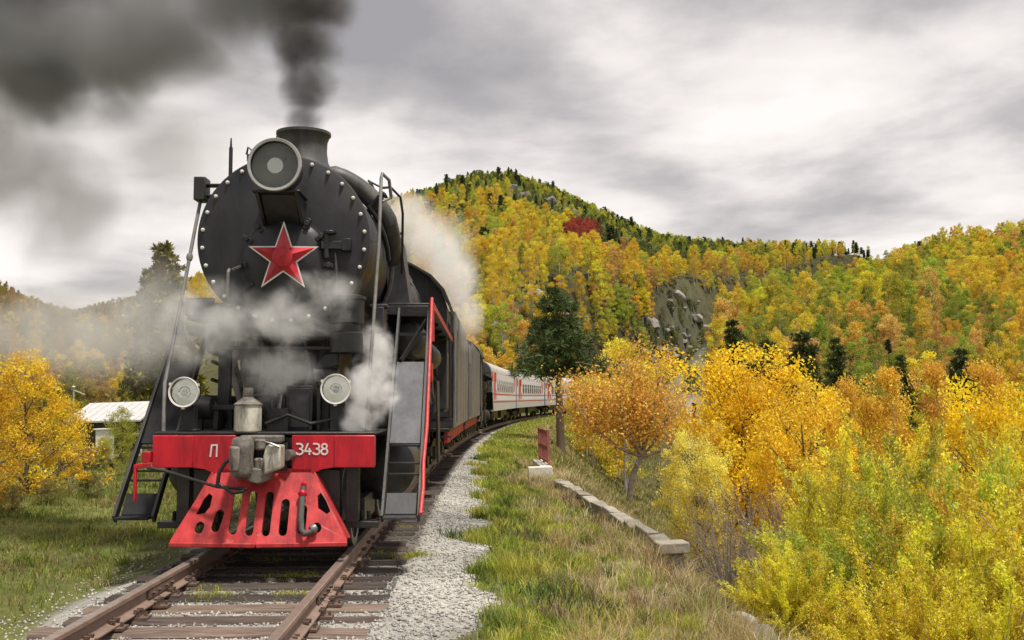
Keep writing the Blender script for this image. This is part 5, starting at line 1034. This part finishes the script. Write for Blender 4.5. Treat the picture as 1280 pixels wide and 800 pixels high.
def clumps(r, n, y0, y1, d0, d1, pw, keep, per, rad):
    """clump centres -> blades gathered round them; returns X, Y, clump index, clump d"""
    X, Y, d = pick(n, y0, y1, d0, d1, r, pw); k = keep(X, Y, d, r); X, Y, d = X[k], Y[k], d[k]; m = len(X); c = np.repeat(np.arange(m), per)
    s = (rad[0]+(rad[1]-rad[0])*r.rand(m))*(1+.02*Y); return X[c]+r.normal(0, 1, len(c))*s[c], Y[c]+r.normal(0, 1, len(c))*s[c], c, d, X, Y
def gedge(Y): return 2.30+.16*np.sin(Y*1.9)+.10*np.sin(Y*4.7+1)-np.clip((Y-38)/40, 0, .7)
def grasses():
    r = np.random.RandomState(42)
    # right verge: green turf in clumps over a thin sward
    n = 90000; X, Y, d = pick(n, 6.5, 125, 1.75, 6.5, r, 2.6); pt = patch(X, Y, 2.3, .4)
    k = (d > gedge(Y)+.05*pt) & (d < 5.2+(Y > 40)) & (r.rand(n) < .75) & ~blk(X, Y); X, Y, d, pt = X[k], Y[k], d[k], pt[k]; n = len(X); far = np.clip((Y-9)/25, 0, 1.6)
    c = pal(r, n, GREENS); dr = r.rand(n) < np.clip((d-2.6)*.35, .08, .75); c[dr] = pal(r, dr.sum(), DRYS)
    blades('verge_grass', X, Y, r.uniform(.03, .10, n)*(1+.35*far+np.clip((Y-40)/40, 0, 1.5)), .008*(1+2.2*far)+np.clip((Y-40)/40, 0, 2)*.02, c, r.uniform(.2, .9, n), 1, 'short sward on the verge right of the gravel')
    X, Y, ci, dc, cX, cY = clumps(r, 3000, 6.5, 50, 1.8, 4.3, 2.1, lambda X, Y, d, r: ((d > gedge(Y)+.02) | ((d > gedge(Y)-.45) & (patch(X, Y, 2.3, .4) > .85))) & (r.rand(len(X)) < np.clip(1.35-(d-2.4)*.45, .25, 1)*(.35+.75*patch(X, Y, 1.6, 1.1))) & ~blk(X, Y), 48, (.03, .075))
    m = len(dc); cc = np.array(GREENS+[(.42, .42, .06), (.40, .36, .09), (.09, .13, .025)])[r.randint(8, size=m)]*np.clip(r.normal(1, .2, (m, 1)), .6, 1.5); ch = r.uniform(.08, .26, m)*(.6+.6*patch(cX, cY, 1.6, 1.1)); n = len(X); far = np.clip((Y-9)/25, 0, 1.6)
    blades('grass_tufts', X, Y, ch[ci]*r.uniform(.5, 1.1, n)*(1+.2*far), .0075*(1+2.*far), cc[ci]*np.clip(r.normal(1, .15, (n, 1)), .6, 1.4), r.uniform(.15, .9, n), 11, 'bright green grass tufts on the verge right of the gravel')
    # tall dry grass on the outer edge of the verge
    X, Y, ci, dc, cX, cY = clumps(r, 2600, 7.0, 34, 2.9, 6.0, 1.9, lambda X, Y, d, r: (r.rand(len(X)) < np.clip(patch(X, Y, 1.25, 2.2)*1.6-.35, .08, 1)*np.clip((d-2.8)/.7, .15, 1)*np.where(d > 5.2, .5, 1)) & ~blk(X, Y), 44, (.04, .11))
    m = len(dc); cc = np.array(DRYS+DRYS+[(.62, .54, .34), (.22, .15, .10), (.28, .18, .12), (.30, .30, .07), (.24, .27, .06)])[r.randint(15, size=m)]*np.clip(r.normal(1, .16, (m, 1)), .6, 1.4); ch = r.uniform(.16, .52, m)*(.55+.6*patch(cX, cY, 1.25, 2.2)); n = len(X); far = np.clip((Y-9)/20, 0, 1.3)
    blades('dry_grass', X, Y, ch[ci]*r.uniform(.5, 1.15, n), .0055*(1+1.6*far), cc[ci]*np.clip(r.normal(1, .15, (n, 1)), .6, 1.4), r.uniform(.2, 1.15, n), 2, 'tall straw coloured dry grass along the edge of the bank')
    # low weeds: broad little leaves
    X, Y, ci, dc, cX, cY = clumps(r, 700, 7.0, 30, 2.8, 5.6, 1.6, lambda X, Y, d, r: (patch(X, Y, 1.5, 4.4) > .62) & ~blk(X, Y), 70, (.08, .20))
    m = len(dc); cc = np.array([(.08, .12, .03), (.13, .18, .05), (.20, .23, .10), (.17, .14, .07), (.22, .15, .10)])[r.randint(5, size=m)]; n = len(X)
    blades('weeds', X, Y, r.uniform(.05, .28, n), .013*(1+np.clip((Y-9)/25, 0, 1)), cc[ci]*np.clip(r.normal(1, .25, (n, 1)), .5, 1.6), r.uniform(.2, 1.1, n), 3, 'dark leafy weeds among the verge grass', 'weeds')
    # embankment slope farther along
    n = 60000; X, Y, d = pick(n, 22, 120, 4.5, 14, r, 1.5); pt = patch(X, Y, .8, 1.); k = (r.rand(n) < .5+.5*pt) & ~blk(X, Y); X, Y, d, pt = X[k], Y[k], d[k], pt[k]; n = len(X); c = pal(r, n, [(.40, .34, .15), (.48, .40, .20), (.20, .22, .05), (.28, .28, .08)]); g = pt < .4; c[g] = pal(r, g.sum(), [(.16, .17, .045), (.20, .20, .055)])
    blades('slope_grass', X, Y, r.uniform(.12, .38, n), .02+.0006*Y, c, r.uniform(.2, .8, n), 4, 'yellowing grass on the embankment slope below the pine')
    # left field
    n = 100000; X, Y, d = pick(n, 7.0, 60, -12.5, -1.9, r, 1.7); pt = patch(X, Y, 1.1, .9)
    k = (r.rand(n) < np.where(d > -2.6, .25, .8)); X, Y, d, pt = X[k], Y[k], d[k], pt[k]; n = len(X); far = np.clip((Y-9)/25, 0, 1.6)
    c = pal(r, n, [(.17, .21, .04), (.22, .24, .05), (.28, .27, .06), (.13, .16, .035)]); dr = r.rand(n) < .1+.4*pt; c[dr] = pal(r, dr.sum(), [(.34, .28, .12), (.26, .20, .10), (.34, .32, .09)])
    blades('field_grass', X, Y, r.uniform(.03, .10, n)*(1+.3*far), .009*(1+2.2*far), c, r.uniform(.2, 1., n), 5, 'short green grass left of the line')
    X, Y, ci, dc, cX, cY = clumps(r, 3000, 7.0, 45, -12, -1.85, 1.6, lambda X, Y, d, r: r.rand(len(X)) < np.where(d > -2.5, np.clip(patch(X, Y, 2.9, 3.)*1.6-.5, 0, 1), .35+.6*patch(X, Y, 1.3, 2.)), 38, (.04, .12))
    m = len(dc); cc = np.array([(.18, .24, .04), (.25, .29, .05), (.33, .33, .07), (.12, .16, .03), (.36, .31, .12), (.26, .20, .09)])[r.randint(6, size=m)]; ch = r.uniform(.06, .20, m); n = len(X); far = np.clip((Y-9)/25, 0, 1.6)
    blades('field_tufts', X, Y, ch[ci]*r.uniform(.5, 1.1, n)*(1+.2*far), .008*(1+2.*far), cc[ci]*np.clip(r.normal(1, .18, (n, 1)), .6, 1.4), r.uniform(.2, 1., n), 15, 'uneven tufts of grass left of the line')
    # tufts between the rails
    Xs = []; Ys = []
    for (px, py, k, sp) in ((265, 748, 420, .10), (365, 743, 300, .09), (375, 720, 380, .13), (290, 672, 160, .1), (150, 778, 300, .07), (130, 795, 200, .08), (515, 692, 420, .09), (505, 658, 200, .09), (473, 690, 160, .08), (260, 738, 120, .08), (215, 738, 200, .07), (340, 700, 150, .15), (440, 684, 120, .07)):
        q = at(px, py, 10); dv = (q-Vector((0, 0, CAM_H))); t = (-.22-CAM_H)/dv.z; c_ = Vector((0, 0, CAM_H))+dv*t
        Xs.append(c_.x+r.normal(0, sp*1.3, k)); Ys.append(c_.y+r.normal(0, sp, k))
    X = np.concatenate(Xs); Y = np.concatenate(Ys); n = len(X); blades('track_grass', X, Y, r.uniform(.03, .085, n), np.full(n, .007), pal(r, n, [(.36, .38, .05), (.30, .34, .05), (.42, .38, .08)]), r.uniform(.2, .9, n), 6, 'bright tufts of grass growing between the sleepers', zoff=.0)
grasses()

# ------------------------------------------------------------------ parapet wall, whitewashed block, red railing
def parapet():
    A = Vector((wa.x, wa.y, 0)); B = Vector((wb_.x, wb_.y, 0)); za, zb = wa.z, wb_.z; L_ = (B-A).length; d = (B-A)/L_; nrm = Vector((d.y, -d.x, 0)); rz = math.atan2(d.y, d.x); rnd = random.Random(4)
    W_ = empty('parapet_wall', (A.x, A.y, gz1(A.x, A.y)), label='low stone parapet with square cap stones running down the bank', cat='wall')
    W_.rotation_euler = (0, 0, 0); inv = Matrix.Translation(W_.location).inverted()
    def put(o): o.parent = W_; o.matrix_parent_inverse = inv
    n = 12; s = 0
    while s < L_-.1:
        l = rnd.uniform(.72, 1.02); l = min(l, L_-s); m = s+l/2; c = A+d*m; z = za+(zb-za)*m/L_+rnd.uniform(-.03, .02)
        b = MB(); vs = []
        b.box((0, 0, 0), (l-.045, .24+rnd.uniform(-.03, .02), .15)); b.v = [(x+rnd.uniform(-.03, .03), y+rnd.uniform(-.035, .035), q+rnd.uniform(-.022, .022)) for x, y, q in b.v]
        o = b.build('cap_stone', M_STONE, None, 30, .018); o.location = (c.x, c.y, z-.07); o.rotation_euler = (0, -math.atan((zb-za)/L_), rz+rnd.uniform(-.06, .06)); put(o)
        for row in range(3):
            k = 0
            while k < l-.02:
                w = min(rnd.uniform(.28, .45), l-k); b = MB(); b.box((0, 0, 0), (w-.02, .2, .17)); b.v = [(x+rnd.uniform(-.012, .012), y+rnd.uniform(-.015, .015), q+rnd.uniform(-.01, .01)) for x, y, q in b.v]
                cc = A+d*(s+k+w/2); o = b.build('stone', M_ROCK, None, 30, .012); o.location = (cc.x, cc.y, z-.235-.175*row); o.rotation_euler = (0, -math.atan((zb-za)/L_), rz); put(o); k += w
        s += l
    # end pier
    c = B+d*.22
    b = MB(); b.box((c.x, c.y, zb-.06), (.36, .44, .16), (0, 0, rz)); o = b.build('cap_stone', M_STONE, None, 30, .02); put(o)
    b = MB(); b.box((c.x, c.y, zb-.50), (.24, .30, .70), (0, 0, rz)); o = b.build('pier', M_STONE, None, 30, .015); put(o)
parapet()
def white_block():
    c = BLK; E_ = empty('parapet_end_block', (c.x, c.y, gz1(c.x, c.y)), label='whitewashed L shaped concrete block at the foot of the red railing', cat='concrete block')
    z0 = gz1(c.x, c.y); b = MB(); b.bb(-.34, .30, -.18, .18, -.3, .36); b.build('front_block', M_WHITEWASH, E_, 30, .02); b = MB(); b.bb(.02, .30, .18, 3.6, -.3, .355); b.build('kerb_block', M_WHITEWASH, E_, 30, .02); E_.rotation_euler = (0, 0, .05)
    R_ = empty('red_railing', (c.x+.24, c.y+.5, z0+.34), (0, 0, .06), label='rusty red iron railing panel on the whitewashed block', cat='railing')
    for k in range(3): b = MB(); b.bb(-.035, .035, k*1.5-.035, k*1.5+.035, 0, .98); b.build('post', M_PINKRAIL, R_, 0, .004)
    for z in (.1, .5, .93): b = MB(); b.bb(-.02, .02, .036, 2.96, z-.03, z+.03); b.build('rail', M_PINKRAIL, R_, 0)
    for k in range(14): b = MB(); y = .15+k*.2+(.06 if k > 6 else 0); b.bb(-.012, .012, y-.025, y+.025, .13, .9); b.build('bar', M_PINKRAIL, R_, 0)
white_block()
def rock(name, loc, s, seed, label, group=None, cat='rock', sub=3):
    bm = bmesh.new(); bmesh.ops.create_icosphere(bm, subdivisions=sub, radius=1); r = random.Random(seed); pl = [(Vector((r.gauss(0, 1), r.gauss(0, 1), r.gauss(0, 1))).normalized(), r.uniform(.5, .9)) for _ in range(14)]
    for v in bm.verts:
        p = v.co.copy()
        for nrm, dd in pl:
            e = p.dot(nrm)-dd
            if e > 0: p -= nrm*e
        v.co = Vector((p.x*s[0], p.y*s[1], p.z*s[2]))*(1+r.uniform(-.02, .02))
    me = bpy.data.meshes.new(name); bm.to_mesh(me); bm.free(); me.materials.append(M_ROCK); o = link(name, me, loc=loc); o.rotation_euler = (0, 0, r.uniform(0, 6.28)); tag(o, label, cat, group); return o
p = at(945, 752, 11.9); rock('flat_rock', (p.x, p.y, gz1(p.x, p.y)+.04), (.42, .28, .12), 1, 'flat pale slab of rock on the edge of the dry grass'); p = at(922, 744, 12.4); rock('broken_rock', (p.x, p.y, gz1(p.x, p.y)+.06), (.25, .2, .16), 2, 'broken grey rock beside the flat slab')
_rk = random.Random(8)
for k, (px, py, Y, sz) in enumerate([(_rk.gauss(845, 26), _rk.gauss(440, 34), 200, _rk.uniform(.6, 2.2)) for _ in range(70)]+[(838, 412, 235, 3.2), (815, 405, 240, 5), (868, 445, 200, 4), (826, 440, 200, 3.5), (800, 425, 215, 4), (850, 372, 270, 5), (872, 400, 250, 3.6), (845, 455, 190, 2.6), (795, 460, 170, 3), (818, 470, 165, 2.6), (700, 395, 250, 5), (668, 370, 300, 7), (612, 405, 200, 5), (655, 246, 450, 9), (690, 254, 450, 8), (668, 232, 455, 8), (640, 238, 460, 7), (715, 268, 440, 7)]):
    q = at(px, py, Y); lo, hi = 70., 480.     # set each outcrop on the slope along its bearing
    for _ in range(40):
        m = (lo+hi)/2; t = at(px, py, m)
        if gz1(t.x, m) > t.z: hi = m
        else: lo = m
    t = at(px, py, (lo+hi)/2); f = (lo+hi)/2/Y; rock('outcrop', (t.x, t.y, gz1(t.x, t.y)), (sz*.55*f, sz*.4*f, sz*.42*f), 20+k, 'grey rock outcrop on the steep open slope above the hut' if k < 80 else 'grey rock outcrop between trees high on the hill', 'outcrops above the hut' if k < 80 else 'outcrops high on the hill')

def on_slope(px, py):
    lo, hi = 70., 480.
    for _ in range(40):
        m = (lo+hi)/2; t = at(px, py, m)
        if gz1(t.x, m) > t.z: hi = m
        else: lo = m
    return at(px, py, (lo+hi)/2)
for k in range(75):        # scrub on the open rocky slope
    t = on_slope(_rk.uniform(790, 898), _rk.uniform(345, 490)); o = link('hill_shrub', HB[_rk.choice((0, 1, 2))]); h = _rk.uniform(.8, 2.8)
    o.location = (t.x, t.y, gz1(t.x, t.y)-h*.25); o.scale = (h*.16, h*.16, h*.1); o.rotation_euler = (0, 0, _rk.uniform(0, 6.28)); o.color = jit(_rk.choice([(.16, .19, .05), (.24, .23, .06), (.13, .14, .06), (.30, .24, .08)]), .2); tag(o, 'low scrubby bush on the bare rocky slope above the hut', 'shrub', 'scrub on the rocky slope')

for k in range(34):        # birches on the steep shoulder left of the rocks
    t = on_slope(_rk.uniform(742, 812), _rk.uniform(352, 432)); o = link('hill_birch', HB[_rk.randrange(4)]); h = _rk.uniform(3.5, 7); w = _rk.uniform(.8, 1.2); kd = _rk.choice('yyollg')
    o.location = (t.x, t.y, gz1(t.x, t.y)-.3); o.scale = (h*.1*w, h*.1*w, h*.1); o.rotation_euler = (0, 0, _rk.uniform(0, 6.28)); o.color = jit(_rk.choice(COLS[kd]), .2); tag(o, 'birch clinging to the steep shoulder beside the rocky slope', 'tree', 'birches beside the rocky slope')

# ------------------------------------------------------------------ house, cart, masts, poles, hut
def house():
    c = at(133, 540, 52); g = gz1(c.x, 52); zr = at(125, 505, 52).z; ze = at(125, 526, 52).z; H_ = empty('house', (c.x, 52, g), (0, 0, -.15), label='low dark timber house with white sheet roof behind bushes', cat='house')
    e, t = ze-g, zr-g; w = 1.7
    b = MB(); b.bb(-w, w, 0, 4, 0, e); b.build('wall', M_WOODW, H_, 0)
    b = MB(); b.add([(-w-.3, -.5, e-.08), (w+.3, -.5, e-.08), (w+.3, 2, t), (-w-.3, 2, t), (w+.3, 4.5, e-.08), (-w-.3, 4.5, e-.08)]+[(-w-.3, -.5, e), (w+.3, -.5, e), (w+.3, 2, t+.08), (-w-.3, 2, t+.08), (w+.3, 4.5, e), (-w-.3, 4.5, e)], [(0, 1, 2, 3), (3, 2, 4, 5), (6, 9, 8, 7), (9, 11, 10, 8), (0, 6, 7, 1), (5, 4, 10, 11), (0, 3, 9, 6), (3, 5, 11, 9), (1, 7, 8, 2), (2, 8, 10, 4)]); rf = b.build('roof', M_ROOFW, H_, 0)
    for k in range(9): x = -w+k*w/4; b = MB(); b.bar((x, -.5, e+.005), (x, 1.98, t+.085), .04, .03); b.build('roof_seam', M_ROOFW, rf, 0)
    for x in (-1.6, .2, 1.8): b = MB(); b.bb(x-.4, x+.4, -.03, -.005, .9, 1.8); wn = b.build('window', M_GLASSD, H_, 0); b = MB(); b.bb(x-.03, x+.03, -.05, -.03, .9, 1.8); b.bb(x-.48, x+.48, -.05, -.03, .8, .9); b.bb(x-.48, x+.48, -.05, -.03, 1.8, 1.88); b.build('frame', M_WHITE, wn, 0)
    m = at(92, 485, 47); g2 = gz1(m.x, 47); A_ = empty('aerial_mast', (m.x, 47, g2), label='thin pale aerial mast in front of the white roof', cat='aerial')
    b = MB(); b.cyl((0, 0, 0), (0, 0, m.z-g2), .035, n=8); b.build('pole', M_POLE, A_); b = MB(); b.bar((-.1, 0, m.z-g2-.05), (.5, 0, m.z-g2-.30), .03, .03); b.lathe([(.0, 0), (.09, .05), (.0, .1)], (0, 0, m.z-g2), (0, 0, 1), 8); b.build('arm', M_WHITE, A_)
    c = at(106, 590, 38); g3 = gz1(c.x, 38); zc = at(106, 573, 38).z-g3; K = empty('cart', (c.x, 38, g3), (0, 0, .2), label='rust red boarded cart body in front of the house', cat='cart')
    for k in range(3): b = MB(); b.bb(-.75, .75, -.5, .5, zc-.12+k*.17, zc+.035+k*.17); b.build('board', M_WOODR, K, 0, .01)
    b = MB(); b.bb(-.8, .9, -.45, .45, zc-.2, zc-.13); b.build('chassis', M_OILY, K, 0); 
    for x in (-.5, .5):
        for y in (-.55, .55): b = MB(); b.lathe([(zc*.5, -.06), (zc*.5, .06)], (x, y, zc*.5), (0, 1, 0), 16); b.build('wheel', M_OILY, K)
    c = at(131, 553, 46); g4 = gz1(c.x, 46); b = MB(); zz_ = at(131, 546, 46).z-g4; b.bb(-.28, .28, -.3, .3, 0, zz_+.3); b.bb(-.36, .36, -.36, .36, zz_+.3, zz_+.36); o = b.build('white_shed', M_WHITE, None, 0, .01); o.location = (c.x, 46, g4); tag(o, 'small white box shed below the white roofed house', 'shed')
house()
def upole(px, py0, py1, label):
    lo, hi = 70., 300.
    for _ in range(40):
        m = (lo+hi)/2; t = at(px, py1, m)
        if gz1(t.x, m) > t.z: hi = m
        else: lo = m
    Y = max((lo+hi)/2, 80); b0 = at(px, py1, Y); tp = at(px, py0, Y); g = gz1(b0.x, Y); U = empty('utility_pole', (b0.x, Y, g), label=label, cat='utility pole'); h = tp.z-g
    b = MB(); b.cyl((0, 0, -.3), (0, 0, h), .17, .11, n=10); b.build('pole', M_POLE, U); b = MB(); b.bar((-.8, 0, h-.5), (.8, 0, h-.5), .1, .1); b.build('crossarm', M_POLE, U)
    for x in (-.65, .65): b = MB(); b.cyl((x, 0, h-.45), (x, 0, h-.2), .06, n=8); b.build('insulator', M_WHITE, U)
    return U
upole(838, 452, 505, 'pale utility pole standing before the rocky slope'); upole(879, 466, 510, 'pale utility pole half hidden by the golden trees')
def hut():
    Y = 105; c = at(866, 499, Y); g = gz1(c.x, Y); t = at(866, 489, Y); h = max(t.z-g, .8); U = empty('trackside_hut', (c.x, Y, g), label='small white hut at the foot of the rocky slope', cat='hut')
    b = MB(); b.bb(-.75, .75, -.6, .6, 0, h); b.build('wall', M_WHITE, U, 0); b = MB(); b.bb(-.9, .9, -.75, .75, h, h+.1); b.build('roof', M_GREYD, U, 0); b = MB(); b.bb(-.2, .2, -.63, -.601, .1, h*.8); b.build('door', M_WOODW, U, 0)
hut()

# ------------------------------------------------------------------ smoke and steam: real volumes
def cloud(name, puffs, density, colour, nscale, thr, label, cat, aniso=.2, absorb=None, detail=4, soft=.18, step=1.):
    """puffs: (centre, radii) ellipsoids; the billows come from noise cut into their union"""
    pts = []
    for c, rd in puffs:
        for k in range(60):
            z = 1-2*(k+.5)/60; q = math.sqrt(1-z*z); a = k*2.39996; pts.append((c[0]+rd[0]*q*math.cos(a)*1.02, c[1]+rd[1]*q*math.sin(a)*1.02, c[2]+rd[2]*z*1.02))
    bm = bmesh.new()
    for p in pts: bm.verts.new(p)
    res = bmesh.ops.convex_hull(bm, input=bm.verts)
    bmesh.ops.delete(bm, geom=list({g for g in res['geom_interior']+res['geom_unused'] if isinstance(g, bmesh.types.BMVert)}), context='VERTS')
    me = bpy.data.meshes.new(name); bm.to_mesh(me); bm.free()
    m = bpy.data.materials.new(name); m.use_nodes = True; nt = m.node_tree; nt.nodes.remove(nt.nodes['Principled BSDF']); out = nt.nodes['Material Output']
    g = N(nt, 'ShaderNodeNewGeometry'); pos = g.outputs['Position']
    nw = N(nt, 'ShaderNodeTexNoise', i_Scale=nscale, i_Detail=detail, i_Roughness=.58, i_Distortion=.5); nt.links.new(pos, nw.inputs['Vector'])
    acc = None
    for c, rd in puffs:
        s = N(nt, 'ShaderNodeVectorMath', operation='SUBTRACT'); nt.links.new(pos, s.inputs[0]); s.inputs[1].default_value = c
        d = N(nt, 'ShaderNodeVectorMath', operation='DIVIDE'); nt.links.new(s.outputs[0], d.inputs[0]); d.inputs[1].default_value = rd
        l = N(nt, 'ShaderNodeVectorMath', operation='LENGTH'); nt.links.new(d.outputs[0], l.inputs[0])
        v = math_n(nt, 'SUBTRACT', 1., l.outputs['Value']); acc = v if acc is None else math_n(nt, 'MAXIMUM', acc, v)
    f = math_n(nt, 'ADD', acc, math_n(nt, 'MULTIPLY', math_n(nt, 'SUBTRACT', nw.outputs[0], .5), thr))
    f = math_n(nt, 'DIVIDE', f, soft, clamp=True); inside = math_n(nt, 'GREATER_THAN', acc, 0.); f = math_n(nt, 'MULTIPLY', math_n(nt, 'MULTIPLY', f, f), inside)
    fade = math_n(nt, 'MULTIPLY', acc, 5., clamp=True); f = math_n(nt, 'MULTIPLY', f, fade)
    vol = N(nt, 'ShaderNodeVolumePrincipled'); vol.inputs['Color'].default_value = (*colour, 1); vol.inputs['Anisotropy'].default_value = aniso
    nt.links.new(math_n(nt, 'MULTIPLY', f, density), vol.inputs['Density'])
    if absorb: vol.inputs['Absorption Color'].default_value = (*absorb, 1)
    nt.links.new(vol.outputs[0], out.inputs['Volume']); me.materials.append(m); m.cycles.volume_step_rate = step
    o = link(name, me); tag(o, label, cat, kind='stuff'); return o
def V(px, py, Y): return tuple(at(px, py, Y))
def pf(px, py, Y, rx, ry, rdep=None): k = Y/F; return (V(px, py, Y), (rx*k, (rdep or (rx+ry)/2*k), ry*k))
cloud('chimney_smoke', [pf(383, 152, 13.5, 34, 30), pf(386, 110, 13.55, 46, 50), pf(378, 55, 13.6, 62, 56), pf(385, 0, 13.7, 80, 60), pf(392, -60, 13.8, 100, 60)], 8.5, (.13, .127, .125), 2.0, 1.7, 'dark column of smoke rising straight from the chimney', 'smoke', absorb=(.1, .1, .1), soft=.8, detail=6, aniso=0)
cloud('drifting_smoke', [pf(310, -5, 14.6, 110, 66), pf(200, 45, 15.6, 180, 100, 1.4), pf(60, 70, 16.8, 190, 120, 1.6), pf(330, -80, 14.5, 190, 70, 1.2), pf(-60, 10, 17.5, 170, 160, 1.6), pf(80, -40, 16.5, 240, 100, 1.5)], 4.2, (.255, .258, .265), .85, 1.8, 'broad dark grey smoke drifting left from the column', 'smoke', absorb=(.2, .2, .2), soft=.7, detail=6, aniso=0)
cloud('thin_smoke', [pf(80, 240, 18, 180, 120, 1.5), pf(220, 190, 17.5, 130, 90, 1.2), pf(-40, 190, 18.5, 160, 150, 1.5)], .8, (.60, .59, .59), .7, 1.7, 'thin grey veil of smoke left of the smokebox', 'smoke', soft=.75, detail=6, aniso=0)
cloud('cylinder_steam', [pf(405, 364, 11.95, 58, 32, .35), pf(340, 396, 11.9, 110, 46, .4), pf(265, 405, 12.2, 90, 65, .5), pf(340, 470, 12.3, 70, 45, .35)], 1.8, (.995, .993, .99), 3.0, 2.9, 'white steam curling across the front of the smokebox', 'steam', soft=.7, detail=7, aniso=0)
cloud('trailing_steam', [pf(205, 410, 13.2, 80, 80, .7), pf(130, 420, 15., 110, 75, 1.), pf(60, 400, 16.5, 100, 70, 1.)], .7, (.98, .97, .96), 1.5, 2.4, 'wispy steam trailing left of the locomotive', 'steam', soft=.75, detail=7, aniso=0)
cloud('drain_cock_steam', [pf(464, 488, 12.2, 42, 52, .4), pf(470, 440, 12.5, 30, 44, .35), pf(450, 525, 12.1, 28, 40, .3)], 4.6, (.995, .993, .99), 4.8, 2.6, 'small white puff of steam above the right front stairs', 'steam', soft=.65, detail=7, aniso=0)
cloud('safety_valve_steam', [pf(540, 305, 27, 66, 62, 1.2), pf(510, 272, 27, 50, 38, 1.), pf(565, 345, 28, 48, 62, 1.), pf(582, 395, 29, 28, 50, .8)], 1.15, (.995, .993, .99), 1.05, 1.7, 'large white steam cloud rising behind the cab', 'steam', soft=.6, detail=7, aniso=0)
cloud('ground_steam', [pf(120, 430, 30, 130, 70, 3.), pf(30, 420, 34, 120, 70, 3.), pf(180, 370, 28, 80, 70, 2.)], .14, (.93, .91, .88), .4, 1.4, 'thin haze of steam over the left hand hillside', 'steam', soft=.7, aniso=0)
